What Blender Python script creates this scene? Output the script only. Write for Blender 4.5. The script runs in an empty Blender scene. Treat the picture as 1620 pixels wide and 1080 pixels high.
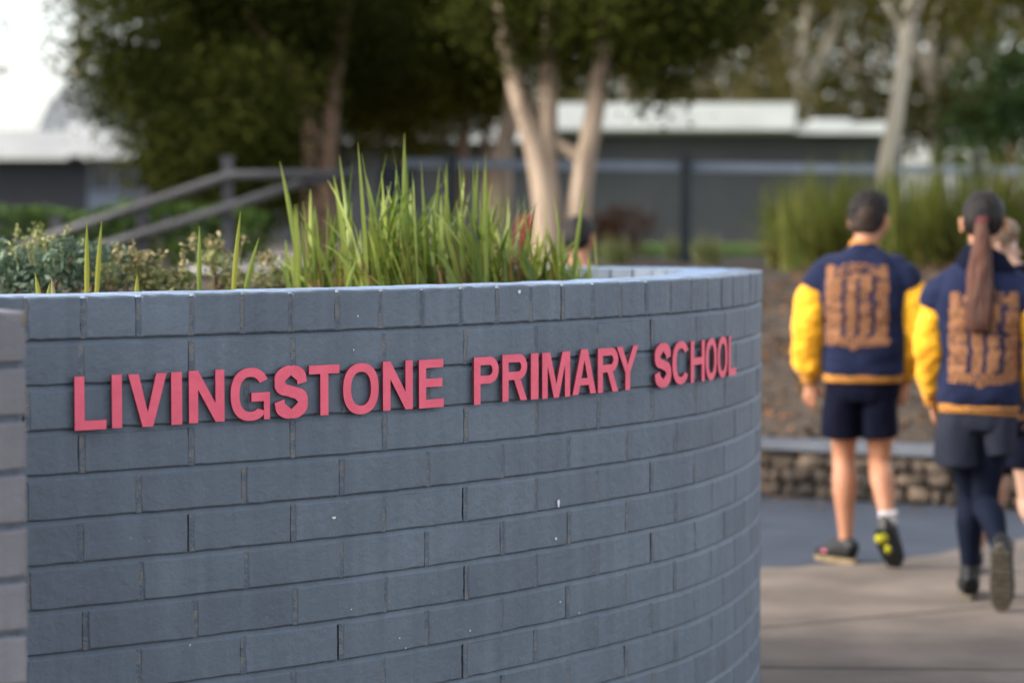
import bpy, bmesh, math, random
import numpy as np
from mathutils import Vector, Matrix, noise
from mathutils.bvhtree import BVHTree
random.seed(7); rng = np.random.default_rng(11)
SC = bpy.context.scene
COL = SC.collection
PI = math.pi

# ------------------------------------------------------------------ camera
CAM_H, PITCH, FPX = 1.38, 0.0498, 3825.0
cam_d = bpy.data.cameras.new("camera"); cam = bpy.data.objects.new("camera", cam_d); COL.objects.link(cam)
cam_d.lens = 85; cam_d.sensor_width = 36; cam_d.clip_end = 2000
cam.location = (0, 0, CAM_H); cam.rotation_euler = (PI/2 - PITCH, 0, 0)
cam_d.dof.use_dof = True; cam_d.dof.focus_distance = 5.1; cam_d.dof.aperture_fstop = 2.5
SC.camera = cam
cp, sp = math.cos(PITCH), math.sin(PITCH)
def ray(x, y):
    u, v = (x-810)/FPX, (540-y)/FPX
    return Vector((u, cp + v*sp, -sp + v*cp))
def P(x, y, Y):                       # photo point at distance Y
    d = ray(x, y); return Vector((0, 0, CAM_H)) + d*(Y/d.y)
def G(x, y, z=0.0):                   # photo point on the level z
    d = ray(x, y); return Vector((0, 0, CAM_H)) + d*((z-CAM_H)/d.z)
def lin(c):
    return tuple((v/255/12.92 if v/255 <= .04045 else ((v/255+.055)/1.055)**2.4) for v in c)

# ------------------------------------------------------------------ materials
def mat(name, col, rough=.7, col2=None, scale=8.0, detail=6.0, bump=0.0, bscale=60.0, tint=False, transl=0.0, spec=.3, lo=.35, hi=.65, sheen=0.0, stretch=None):
    m = bpy.data.materials.new(name); m.use_nodes = True
    nt = m.node_tree; N, Lk = nt.nodes, nt.links
    b = N["Principled BSDF"]; b.inputs["Roughness"].default_value = rough
    b.inputs["Specular IOR Level"].default_value = spec
    if sheen: b.inputs["Sheen Weight"].default_value = sheen
    tc = N.new("ShaderNodeTexCoord"); src = tc.outputs["Object"]
    if stretch:
        mp = N.new("ShaderNodeMapping"); mp.inputs["Scale"].default_value = stretch
        Lk.new(src, mp.inputs["Vector"]); src = mp.outputs["Vector"]
    if col2 is None: col2 = tuple(c*.8 for c in col)
    rp = N.new("ShaderNodeValToRGB")
    rp.color_ramp.elements[0].color = (*col, 1); rp.color_ramp.elements[1].color = (*col2, 1)
    rp.color_ramp.elements[0].position = lo; rp.color_ramp.elements[1].position = hi
    if tint:
        at = N.new("ShaderNodeAttribute"); at.attribute_name = "tint"
        rp.color_ramp.elements[0].position = 0; rp.color_ramp.elements[1].position = 1
        Lk.new(at.outputs["Fac"], rp.inputs["Fac"])
    else:
        nz = N.new("ShaderNodeTexNoise"); nz.inputs["Scale"].default_value = scale; nz.inputs["Detail"].default_value = detail
        Lk.new(src, nz.inputs["Vector"]); Lk.new(nz.outputs["Fac"], rp.inputs["Fac"])
    Lk.new(rp.outputs["Color"], b.inputs["Base Color"])
    if bump:
        n2 = N.new("ShaderNodeTexNoise"); n2.inputs["Scale"].default_value = bscale; n2.inputs["Detail"].default_value = 5
        bp = N.new("ShaderNodeBump"); bp.inputs["Strength"].default_value = bump; bp.inputs["Distance"].default_value = .01
        Lk.new(src, n2.inputs["Vector"]); Lk.new(n2.outputs["Fac"], bp.inputs["Height"]); Lk.new(bp.outputs["Normal"], b.inputs["Normal"])
    if transl:
        tr = N.new("ShaderNodeBsdfTranslucent"); mx = N.new("ShaderNodeMixShader"); mx.inputs[0].default_value = transl
        Lk.new(rp.outputs["Color"], tr.inputs["Color"]); Lk.new(b.outputs[0], mx.inputs[1]); Lk.new(tr.outputs[0], mx.inputs[2])
        Lk.new(mx.outputs[0], N["Material Output"].inputs["Surface"])
    return m
def leafmat(name, a, b, tr=.3, rough=.55, spec=.3):
    return mat(name, lin(a), rough, lin(b), tint=True, transl=tr, spec=spec)

M = {}
def brick_material(name, c1, c2, dust):
    m = mat(name, c1, .6, c2, 5, 10, spec=.35, lo=.3, hi=.7)
    nt = m.node_tree; N, Lk = nt.nodes, nt.links; b = N["Principled BSDF"]
    rp = [n for n in N if n.type == 'VALTORGB'][0]
    at = N.new("ShaderNodeAttribute"); at.attribute_name = "tint"
    mr = N.new("ShaderNodeMapRange"); mr.inputs["To Min"].default_value = .92; mr.inputs["To Max"].default_value = 1.07
    Lk.new(at.outputs["Fac"], mr.inputs["Value"])
    ml = N.new("ShaderNodeMix"); ml.data_type = 'RGBA'; ml.blend_type = 'MULTIPLY'; ml.inputs[0].default_value = 1
    Lk.new(rp.outputs["Color"], ml.inputs[6]); Lk.new(mr.outputs[0], ml.inputs[7])
    tc = N.new("ShaderNodeTexCoord")
    # chips and specks where the paint has gone
    nz = N.new("ShaderNodeTexNoise"); nz.inputs["Scale"].default_value = 95; nz.inputs["Detail"].default_value = 4
    r2 = N.new("ShaderNodeValToRGB"); r2.color_ramp.elements[0].position = .70; r2.color_ramp.elements[1].position = .78
    Lk.new(tc.outputs["Object"], nz.inputs["Vector"]); Lk.new(nz.outputs["Fac"], r2.inputs["Fac"])
    m2 = N.new("ShaderNodeMix"); m2.data_type = 'RGBA'; m2.inputs[7].default_value = (*dust, 1)
    mu = N.new("ShaderNodeMath"); mu.operation = 'MULTIPLY'; mu.inputs[1].default_value = .45
    Lk.new(r2.outputs["Color"], mu.inputs[0]); Lk.new(mu.outputs[0], m2.inputs[0]); Lk.new(ml.outputs[2], m2.inputs[6])
    # streaks running down the paint
    mp = N.new("ShaderNodeMapping"); mp.inputs["Scale"].default_value = (30, 30, 2.2)
    n4 = N.new("ShaderNodeTexNoise"); n4.inputs["Scale"].default_value = 1; n4.inputs["Detail"].default_value = 4
    r4 = N.new("ShaderNodeMapRange"); r4.inputs["From Min"].default_value = .3; r4.inputs["From Max"].default_value = .7
    r4.inputs["To Min"].default_value = .9; r4.inputs["To Max"].default_value = 1.08
    Lk.new(tc.outputs["Object"], mp.inputs["Vector"]); Lk.new(mp.outputs[0], n4.inputs["Vector"]); Lk.new(n4.outputs["Fac"], r4.inputs["Value"])
    m4 = N.new("ShaderNodeMix"); m4.data_type = 'RGBA'; m4.blend_type = 'MULTIPLY'; m4.inputs[0].default_value = 1
    Lk.new(m2.outputs[2], m4.inputs[6]); Lk.new(r4.outputs[0], m4.inputs[7]); Lk.new(m4.outputs[2], b.inputs["Base Color"])
    n3 = N.new("ShaderNodeTexNoise"); n3.inputs["Scale"].default_value = 48; n3.inputs["Detail"].default_value = 7; n3.inputs["Roughness"].default_value = .65
    bp = N.new("ShaderNodeBump"); bp.inputs["Strength"].default_value = .6; bp.inputs["Distance"].default_value = .007
    Lk.new(tc.outputs["Object"], n3.inputs["Vector"]); Lk.new(n3.outputs["Fac"], bp.inputs["Height"]); Lk.new(bp.outputs["Normal"], b.inputs["Normal"])
    return m
M['brick'] = brick_material("painted_brick", (.122, .150, .186), (.100, .124, .156), (.30, .30, .30))
M['pier'] = brick_material("pier_brick", (.185, .182, .198), (.155, .152, .168), (.33, .32, .30))
M['joint'] = mat("painted_mortar", (.11, .135, .175), .8, (.08, .10, .13), 60, bump=.4, bscale=150)
M['perp'] = mat("bare_mortar", (.175, .172, .168), .9, (.105, .13, .163), 45, 8, bump=.6, bscale=200, lo=.40, hi=.56)
M['fleck'] = mat("white_paint", (.75, .76, .78), .6)
M['coping'] = mat("sky_tinted_coping", (.165, .235, .36), .42, (.14, .205, .32), 18, 8, bump=.25, bscale=60, spec=.5)  # tops bluer and lighter than the brick: sky reflection put into the colour
M['edge'] = mat("shaded_red_edge", (.16, .025, .04), .7, (.08, .02, .03), 40)  # letter sides: shade and the shadow gap behind put into the colour
M['red'] = mat("red_paint", (.80, .125, .19), .5, (.72, .105, .165), 30, 6, bump=.12, bscale=120, spec=.35)
M['concrete'] = mat("concrete", (.185, .148, .121), .88, (.108, .086, .070), 2.2, 9, bump=.4, bscale=70, lo=.36, hi=.66)
M['asphalt'] = mat("blue_asphalt", (.046, .055, .075), .85, (.031, .039, .055), 3.0, 8, bump=.5, bscale=160)
M['earth'] = mat("earth", (.10, .07, .05), .95, (.05, .035, .025), 5, 8, bump=.8, bscale=40)
M['mulch'] = mat("mulch", (.080, .056, .039), .95, (.026, .020, .014), 9, 10, bump=1, bscale=30)
M['lawn'] = mat("lawn", (.10, .17, .035), .9, (.17, .19, .07), 3, 8, bump=.6, bscale=50)
M['soil'] = mat("soil", (.06, .045, .035), .95, (.03, .022, .018), 15, 8, bump=1, bscale=50)
M['paleconc'] = mat("pale_paving", (.42, .38, .36), .85, (.34, .31, .29), 3)
M['steel'] = mat("grey_rail", (.062, .060, .062), .55, (.048, .047, .05), 10, spec=.3)
M['postgrey'] = mat("grey_post", (.055, .053, .062), .6, (.042, .04, .048), 10, spec=.2)
M['dsteel'] = mat("dark_post", (.025, .032, .04), .5, (.02, .025, .03), 10)
M['bluerail'] = mat("blue_grey_rail", (.20, .23, .29), .5, (.16, .19, .25), 10, spec=.4)
M['wallgrey'] = mat("grey_cladding", (.042, .045, .050), .75, (.033, .036, .041), 1.2, 5)
M['walldark'] = mat("dark_cladding", (.020, .0225, .029), .7, (.016, .0185, .024), 2)
M['white'] = mat("white_fascia", (.48, .49, .485), .6, (.41, .42, .42), 2)
M['roofpale'] = mat("pale_roof", (.22, .23, .24), .6, (.19, .20, .21), 2)
M['glass'] = mat("dark_window", (.012, .016, .026), .15, (.01, .012, .02), 2, spec=.5)
M['sillblue'] = mat("blue_panel", (.10, .125, .165), .7, (.085, .105, .14), 2)
M['timber'] = mat("grey_timber", (.105, .113, .132), .8, (.08, .087, .10), 5, bump=.4, bscale=60)
M['stone'] = mat("stones", (.135, .098, .070), .95, (.028, .023, .019), 6, 9, bump=1, bscale=45, lo=.36, hi=.62)
M['bark_red'] = mat("brown_bark", (.27, .175, .12), .9, (.11, .07, .05), 14, 8, bump=1, bscale=40, stretch=(1, 1, .2))
M['bark_pale'] = mat("pale_bark", (.36, .275, .20), .85, (.19, .14, .10), 9, 8, bump=.6, bscale=40, stretch=(1, 1, .25))
M['bark_white'] = mat("white_gum_bark", (.46, .41, .32), .8, (.32, .28, .21), 6, 6, bump=.3, bscale=30, stretch=(1, 1, .2))
M['bark_gum'] = mat("gum_bark", (.26, .23, .185), .8, (.16, .14, .11), 6, 6, bump=.3, bscale=30, stretch=(1, 1, .2))
M['lf_dark'] = leafmat("dark_leaf", (28, 34, 10), (62, 66, 22), .2, .9, .05)
M['lf_mid'] = leafmat("mid_leaf", (42, 44, 13), (82, 78, 26), .25, .9, .05)
M['lf_gum'] = leafmat("gum_leaf", (52, 50, 28), (88, 82, 48), .3, .9, .06)
M['lf_con'] = leafmat("conifer_leaf", (22, 34, 16), (44, 58, 30), .2, .9, .06)
M['lf_hedge'] = leafmat("hedge_leaf", (46, 70, 24), (78, 102, 38))
M['lf_blade'] = leafmat("blade", (70, 94, 34), (140, 150, 68), .3, .45)
M['lf_blade2'] = leafmat("wild_blade", (66, 82, 28), (124, 124, 56), .3, .6, .2)
M['lf_brown'] = leafmat("dead_blade", (128, 92, 56), (92, 70, 40), .2)
M['lf_blue'] = leafmat("blue_leaf", (58, 78, 70), (104, 122, 94), .25)
M['lf_olive'] = leafmat("olive_leaf", (96, 110, 62), (150, 146, 96), .3)
M['lf_yellow'] = leafmat("yellow_blade", (154, 146, 54), (128, 140, 58), .4)
M['lf_tan'] = leafmat("tan_bud", (158, 142, 104), (116, 112, 72), .1)
M['lf_red'] = leafmat("red_leaf", (98, 62, 40), (72, 50, 34), .2)
M['litter'] = leafmat("litter", (108, 76, 52), (52, 42, 28), .0, .9)
M['skin'] = mat("skin", (.40, .185, .105), .55, (.33, .15, .085), 9, 4, spec=.25)
M['skin_pale'] = mat("pale_skin", (.42, .25, .18), .55, (.36, .21, .15), 9, 4, spec=.25)
M['hair_black'] = mat("black_hair", (.010, .009, .010), .5, (.02, .015, .013), 6, 6, bump=.5, bscale=40, spec=.12, stretch=(6, 6, .6))
M['hair_fade'] = mat("short_hair", (.045, .030, .024), .7, (.025, .018, .015), 60, 6, spec=.1)
M['hair_brown'] = mat("brown_hair", (.095, .036, .02), .45, (.035, .013, .009), 5, 6, bump=.6, bscale=30, spec=.2, stretch=(9, 9, .35))
M['hair_sand'] = mat("sandy_hair", (.19, .125, .08), .55, (.13, .085, .05), 6, 6, bump=.4, bscale=30, stretch=(6, 6, .6))
M['navy'] = mat("navy_wool", (.013, .018, .046), .9, (.009, .012, .032), 9, 6, bump=.25, bscale=220, spec=.08, sheen=.04)
M['yellow'] = mat("yellow_wool", (.76, .365, .010), .8, (.66, .285, .007), 7, 5, bump=.2, bscale=160, sheen=.1)
M['gold'] = mat("gold_rib", (.42, .185, .04), .8, (.30, .125, .03), 20, spec=.1)
M['orange'] = mat("orange_print", (.25, .118, .058), .85, (.17, .078, .040), 60, spec=.08)
M['short'] = mat("navy_cotton", (.0055, .0065, .016), .9, (.004, .005, .012), 8, bump=.2, bscale=150, spec=.06)
M['greysk'] = mat("charcoal_cotton", (.020, .023, .034), .9, (.015, .017, .026), 6, bump=.2, bscale=120, spec=.08)
M['tights'] = mat("navy_tights", (.0055, .008, .019), .8, (.004, .006, .014), 8, spec=.08)
M['shoe'] = mat("black_shoe", (.006, .0065, .007), .5, (.010, .010, .011), 12, spec=.25)
M['lime'] = mat("lime_sole", (.50, .47, .02), .5, (.42, .40, .02), 12)
M['cream'] = mat("tan_sole", (.22, .165, .095), .8, (.16, .12, .07), 20, spec=.1)
M['pink'] = mat("pink_patch", (.55, .12, .2), .6)
M['sock'] = mat("white_sock", (.44, .41, .41), .9, (.35, .33, .33), 40)
M['bootsole'] = mat("boot_sole", (.11, .092, .065), .8, (.06, .05, .036), 40, bump=.6, bscale=90)
M['tie'] = mat("red_tie", (.10, .016, .02), .8)
M['eyew'] = mat("eye_white", (.7, .68, .66), .3)
M['eyed'] = mat("iris", (.03, .015, .01), .2)
M['bagred'] = mat("red_canvas", (.11, .008, .01), .8, (.14, .008, .01), 10)

# ------------------------------------------------------------------ helpers
def tag(o, label=None, cat=None, group=None, kind=None):
    if label: o["label"] = label
    if cat: o["category"] = cat
    if group: o["group"] = group
    if kind: o["kind"] = kind
    return o
def empty(name, loc=(0, 0, 0), rz=0):
    o = bpy.data.objects.new(name, None); COL.objects.link(o); o.location = loc; o.rotation_euler = (0, 0, rz)
    o.empty_display_size = .1
    return o
def link(name, me, parent=None):
    o = bpy.data.objects.new(name, me); COL.objects.link(o)
    if parent is not None: o.parent = parent
    return o
def mesh_obj(name, V, F, mats, parent=None, smooth=False, tint=None, midx=None):
    me = bpy.data.meshes.new(name); me.from_pydata([tuple(v) for v in V], [], F)
    for m in (mats if isinstance(mats, (list, tuple)) else [mats]): me.materials.append(m)
    if smooth: me.polygons.foreach_set("use_smooth", [True]*len(me.polygons))
    if midx is not None: me.polygons.foreach_set("material_index", midx)
    if tint is not None:
        a = me.attributes.new("tint", 'FLOAT', 'POINT'); a.data.foreach_set("value", np.asarray(tint, dtype=np.float32))
    me.update()
    return link(name, me, parent)
class MB:
    def __init__(s): s.V = []; s.F = []; s.I = []; s.T = []
    def add(s, V, F, i=0, t=.5):
        o = len(s.V); s.V += [tuple(v) for v in V]; s.F += [tuple(k+o for k in f) for f in F]; s.I += [i]*len(F); s.T += [t]*len(V)
    def box(s, a, b, i=0, M4=None, t=.5):
        x0, y0, z0 = a; x1, y1, z1 = b
        V = [Vector(v) for v in ((x0,y0,z0),(x1,y0,z0),(x1,y1,z0),(x0,y1,z0),(x0,y0,z1),(x1,y0,z1),(x1,y1,z1),(x0,y1,z1))]
        if M4: V = [M4 @ v for v in V]
        s.add(V, [(0,3,2,1),(4,5,6,7),(0,1,5,4),(1,2,6,5),(2,3,7,6),(3,0,4,7)], i, t)
    def tube(s, pts, rad, n=12, i=0, t=.5, cap=True, ref=(1, 0, 0)):
        V, F = tube_geo(pts, rad, n, cap, ref); s.add(V, F, i, t)
    def obj(s, name, mats, parent=None, smooth=False, tint=False):
        return mesh_obj(name, s.V, s.F, mats, parent, smooth, s.T if tint else None, s.I)
def catmull(P_, n):
    P_ = [np.array(p, float) for p in P_]
    Q = [2*P_[0]-P_[1]] + P_ + [2*P_[-1]-P_[-2]]; out = []
    for i in range(1, len(Q)-2):
        for k in range(n):
            t = k/n; a, b, c, d = Q[i-1], Q[i], Q[i+1], Q[i+2]
            out.append(.5*((2*b)+(c-a)*t+(2*a-5*b+4*c-d)*t*t+(3*b-3*c+d-a)*t**3))
    out.append(P_[-1]); return out
def tube_geo(pts, rad, n=12, cap=True, ref=(1, 0, 0), power=2.0):
    pts = [Vector(p) for p in pts]; V = []; F = []
    for k, p in enumerate(pts):
        t = (pts[min(k+1, len(pts)-1)] - pts[max(k-1, 0)]).normalized()
        a = Vector(ref) - t*t.dot(Vector(ref))
        if a.length < 1e-3: a = Vector((0, 1, 0)) - t*t.y
        a.normalize(); b = t.cross(a)
        r = rad[k]; ra, rb = (r if hasattr(r, '__len__') else (r, r))
        for j in range(n):
            c, s_ = math.cos(2*PI*j/n), math.sin(2*PI*j/n)
            if power != 2.0:
                c = math.copysign(abs(c)**(2/power), c); s_ = math.copysign(abs(s_)**(2/power), s_)
            V.append(p + a*ra*c + b*rb*s_)
    m = len(pts)
    for k in range(m-1):
        for j in range(n):
            F.append((k*n+j, k*n+(j+1) % n, (k+1)*n+(j+1) % n, (k+1)*n+j))
    if cap:
        F.append(tuple(reversed(range(n)))); F.append(tuple((m-1)*n+j for j in range(n)))
    return V, F
def limb(mb, ctrl, n=6, seg=18, ref=(1, 0, 0), i=0, power=2.0):
    """ctrl: (x,y,z,ra[,rb]) rows, smoothed"""
    rows = [tuple(c)+(c[3],) if len(c) == 4 else tuple(c) for c in ctrl]
    q = catmull(rows, n)
    V, F = tube_geo([r[:3] for r in q], [(max(r[3], .001), max(r[4], .001)) for r in q], seg, True, ref, power)
    mb.add(V, F, i)
def ellip(mb, c, r, R=None, i=0, nu=20, nv=12):
    V = []; F = []
    for a in range(nv+1):
        th = PI*a/nv
        for b in range(nu):
            ph = 2*PI*b/nu
            v = Vector((r[0]*math.sin(th)*math.cos(ph), r[1]*math.sin(th)*math.sin(ph), r[2]*math.cos(th)))
            V.append((R @ v if R else v) + Vector(c))
    for a in range(nv):
        for b in range(nu):
            F.append((a*nu+b, (a+1)*nu+b, (a+1)*nu+(b+1) % nu, a*nu+(b+1) % nu))
    mb.add(V, F, i)
def fuse(mb, name, m, parent=None, voxel=.006, it=4, folds=None, factor=.5):
    """one continuous closed surface from overlapping closed lofts"""
    me = bpy.data.meshes.new(name); me.from_pydata(mb.V, [], mb.F); me.update()
    bm = bmesh.new(); bm.from_mesh(me); bmesh.ops.recalc_face_normals(bm, faces=bm.faces); bm.to_mesh(me); bm.free()
    o = bpy.data.objects.new(name, me); COL.objects.link(o)
    r = o.modifiers.new("r", 'REMESH'); r.mode = 'VOXEL'; r.voxel_size = voxel
    s = o.modifiers.new("s", 'SMOOTH'); s.iterations = it; s.factor = factor
    dg = bpy.context.evaluated_depsgraph_get()
    me2 = bpy.data.meshes.new_from_object(o.evaluated_get(dg)); me2.name = name
    bpy.data.objects.remove(o); bpy.data.meshes.remove(me)
    me2.materials.clear(); me2.materials.append(m)
    if folds:
        amp, sc = folds
        for v in me2.vertices:
            q = Vector((v.co.x*sc[0], v.co.y*sc[1], v.co.z*sc[2]))
            v.co += v.normal*amp*(noise.noise(q) + .5*noise.noise(q*2.3))
    me2.polygons.foreach_set("use_smooth", [True]*len(me2.polygons)); me2.update()
    return link(name, me2, parent)

# ------------------------------------------------------------------ world and light
SUN_DIR = Vector((-.82, -.22, .46)).normalized()
w = bpy.data.worlds.new("World"); SC.world = w; w.use_nodes = True
N, Lk = w.node_tree.nodes, w.node_tree.links
sky = N.new("ShaderNodeTexSky"); sky.sky_type = 'NISHITA'; sky.sun_disc = False
sky.sun_elevation = math.asin(SUN_DIR.z); sky.sun_rotation = math.atan2(SUN_DIR.x, SUN_DIR.y)
sky.dust_density = 2.5; sky.air_density = 1.0
hs = N.new("ShaderNodeHueSaturation"); hs.inputs["Saturation"].default_value = .36
Lk.new(sky.outputs[0], hs.inputs["Color"]); Lk.new(hs.outputs[0], N["Background"].inputs["Color"])
N["Background"].inputs["Strength"].default_value = .15
sd = bpy.data.lights.new("sun", 'SUN'); so = bpy.data.objects.new("sun", sd); COL.objects.link(so)
sd.energy = 1.1; sd.angle = math.radians(22); sd.color = (1, .93, .84)
so.rotation_euler = (-SUN_DIR).to_track_quat('-Z', 'Y').to_euler()
SC.view_settings.view_transform = 'Standard'; SC.view_settings.look = 'None'; SC.view_settings.exposure = 1.75; SC.view_settings.gamma = 1
SC.cycles.use_denoising = True; SC.cycles.max_bounces = 8; SC.cycles.transparent_max_bounces = 8

# ------------------------------------------------------------------ ground
def sheet(name, pts, z, m, kind='structure', parent=None):
    o = mesh_obj(name, [(p[0], p[1], z) for p in pts], [tuple(range(len(pts)))], m, parent)
    return tag(o, kind=kind) if kind else o
sheet("ground", [(-600, -300), (600, -300), (600, 1200), (-600, 1200)], -.012, M['earth'])
# low wall line: through A, running back to the left
A = G(1205, 783); B = G(1620, 806); LD = (B-A).normalized(); LN = Vector((-LD.y, LD.x, 0))
def bank(u, t): return A + LD*u + LN*t
def smooth(x): x = min(1, max(0, x)); return x*x*(3-2*x)
TZ = 1.03
def bank_h(u, t):
    wd = 4.8-3.1*smooth((-1.2-u)/1.8)
    return .24 + (TZ-.24)*smooth(t/wd)
V = []; F = []; us = np.linspace(-45, 45, 181); ts = np.concatenate([np.linspace(.12, 7, 40), np.linspace(8, 120, 20)])
for u in us:
    for t in ts:
        p = bank(u, t); n = 0 if t > 6.8 else .05*noise.noise(Vector((u*1.7, t*1.7, 0)))*smooth((6.8-t)/2)*smooth(t/.6)
        V.append((p.x, p.y, bank_h(u, t)+n))
nt_ = len(ts)
for i in range(len(us)-1):
    for j in range(nt_-1): F.append((i*nt_+j, (i+1)*nt_+j, (i+1)*nt_+j+1, i*nt_+j+1))
tag(mesh_obj("embankment", V, F, M['mulch'], smooth=True), kind='structure')
def terr(X, Y):
    d = Vector((X, Y, 0))-A; return bank_h(d.dot(LD), d.dot(LN)) if d.dot(LN) > .12 else 0
sheet("lawn", [(-.2, 23.5), (40, 20.5), (40, 90), (-.2, 90)], TZ+.006, M['lawn'])
V = []; F = []
for k, d in enumerate(np.linspace(15.6, 24, 30)):
    for x in (296, 360, 430, 496):
        q = P(x, 420, d); V.append((q.x, q.y, terr(q.x, q.y)+(.03 if d < 18.5 else .008)))
    if k: F += [(4*k-4+a, 4*k-3+a, 4*k+1+a, 4*k+a) for a in range(3)]
tag(mesh_obj("terrace_path", V, F, M['paleconc'], smooth=True), kind='structure')
# concrete slabs with open joints; the asphalt beyond
E1 = [G(1204, 898), G(1300, 896), G(1400, 889), G(1480, 878), G(1620, 853)]
def ext(a, b, k): return a + (b-a)*k
edge0 = [ext(E1[1], E1[0], 9)] + E1 + [ext(E1[3], E1[4], 5)]
edge = []
for a_, b_ in zip(edge0[:-1], edge0[1:]):
    for k in range(40): q = a_.lerp(b_, k/40); edge.append(q + Vector((0, .08*noise.noise(q*2.2)+.07*noise.noise(q*7), 0)))
edge.append(edge0[-1])
j1 = [G(1204, 994), G(1620, 956)]; j2 = [G(1204, 1057), G(1620, 1061)]
def side(a, b):
    return ext(b, a, 2.2), ext(a, b, 5)
j1a, j1b = side(*j1); j2a, j2b = side(*j2)
mb = MB(); gp = Vector((0, .008, 0))
def poly(pts): mb.add([(p.x, p.y, .004) for p in pts], [tuple(range(len(pts)))])
ne = len(edge); V = [(e.x, e.y, .004) for e in edge]
for k in range(ne):
    q = (j1a+gp).lerp(j1b+gp, (edge[k].x-edge[0].x)/(edge[-1].x-edge[0].x)); V.append((q.x, q.y, .004))
mb.add(V, [(k, ne+k, ne+k+1, k+1) for k in range(ne-1)])
poly([j2a+gp, j2b+gp, j1b-gp, j1a-gp])
poly([Vector((-12, -6, 0)), Vector((12, -6, 0)), j2b-gp, j2a-gp])
tag(mb.obj("concrete_path", M['concrete']), kind='structure')
aw = [A - LD*40, A + LD*40]
sheet("asphalt_path", [(edge[0].x, edge[0].y-.6), (E1[2].x, E1[2].y-.5), (edge[-1].x, edge[-1].y-.8), (aw[1].x, aw[1].y), (aw[0].x, aw[0].y)], -.004, M['asphalt'])

# ------------------------------------------------------------------ curved brick wall
KN = [-1.2, -.1, .6, 1.2, 1.8, 2.2, 2.6, 3.1, 3.5, 4.0, 5.6]
TH = [.50, .584, .6976, .8683, .9818, 1.209, 1.3145, 1.50, 2.30, 3.12, 3.22]
SS = np.linspace(-1.2, 5.6, 1400); DS = SS[1]-SS[0]; TT = np.interp(SS, KN, TH)
PX = np.concatenate([[0], np.cumsum(np.cos((TT[:-1]+TT[1:])/2)*DS)]); PY = np.concatenate([[0], np.cumsum(np.sin((TT[:-1]+TT[1:])/2)*DS)])
PX += -.9195-np.interp(0, SS, PX); PY += 4.5742-np.interp(0, SS, PY)
def W(s, n, z):
    th = np.interp(s, SS, TT)
    return Vector((np.interp(s, SS, PX)-math.sin(th)*n, np.interp(s, SS, PY)+math.cos(th)*n, z))
ZJ1 = CAM_H-.226; ZTOP = ZJ1+.082
def brick_geo(mb, fmap, s0, s1, n0, n1, z0, z1, nx, nz, i=0, jit=.0012, ch=.004):
    """brick with arrised, slightly wavy front face; fmap(s,n,z) -> world"""
    t = random.random(); dn = random.uniform(-.0012, .0012); tl = random.uniform(-.0012, .0012)
    seed = random.uniform(0, 99)
    def jv(s, z): return noise.noise(Vector((s*40+seed, z*40, seed)))
    xs = [s0] + list(np.linspace(s0+ch, s1-ch, nx)) + [s1]; zs = [z0] + list(np.linspace(z0+ch, z1-ch, nz)) + [z1]
    V = []; F = []; m = len(zs)
    for a, s in enumerate(xs):
        for b, z in enumerate(zs):
            e = (a in (0, len(xs)-1)) or (b in (0, m-1))
            k = jv(s, z)
            ss = s + (jit*2*k if a in (0, 1, len(xs)-1, len(xs)-2) else 0); zz = z + (jit*1.6*k if b in (0, 1, m-1, m-2) else 0)
            V.append(fmap(ss, n0+dn+tl*(z-z0)/(z1-z0)+(ch*.85 if e else 0)+jit*.7*jv(s*.7+9, z*.7), zz))
    for a in range(len(xs)-1):
        for b in range(m-1): F.append((a*m+b, (a+1)*m+b, (a+1)*m+b+1, a*m+b+1))
    # sides back into the joint
    loop = [a*m for a in range(len(xs))] + [(len(xs)-1)*m+b for b in range(1, m)] + [a*m+m-1 for a in range(len(xs)-2, -1, -1)] + [b for b in range(m-2, 0, -1)]
    base = len(V); coords = [(xs[q//m], zs[q % m]) for q in loop]
    for s, z in coords: V.append(fmap(s, n1, z))
    L_ = len(loop)
    for k in range(L_): F.append((loop[k], base+k, base+(k+1) % L_, loop[(k+1) % L_]))
    mb.add(V, F, i, t)
S_END = 4.25; S_BEG = -.75
mb = MB()
NC = 15
for c in range(NC):
    zt = ZJ1 - .086*c - .0105; zb = ZJ1-.086*(c+1)
    s = S_BEG - (.12 if c % 2 else 0.0) - .02
    off = random.uniform(-.006, .006)
    # joints of odd courses fall at the photograph's positions
    s = .114 + off - .24*4 + (0 if c % 2 == 0 else -.12)
    while s < S_END-.24:
        g = random.uniform(-.003, .003)
        far = s > 3.3
        brick_geo(mb, W, s+.005+g, s+.235+g, 0, .10, zb, zt, 4 if far else 8, 3 if far else 5, 0, .0013, .0026)
        # perpend: mortar almost flush, often bare
        a, b = s-.0058+g, s+.0058+g; pn_ = random.choice((.0008, .0012, .0018))
        mb.add([W(a, pn_, zb), W(b, pn_, zb), W(b, pn_, zt), W(a, pn_, zt)], [(0, 1, 2, 3)], 1)
        s += .24
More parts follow.
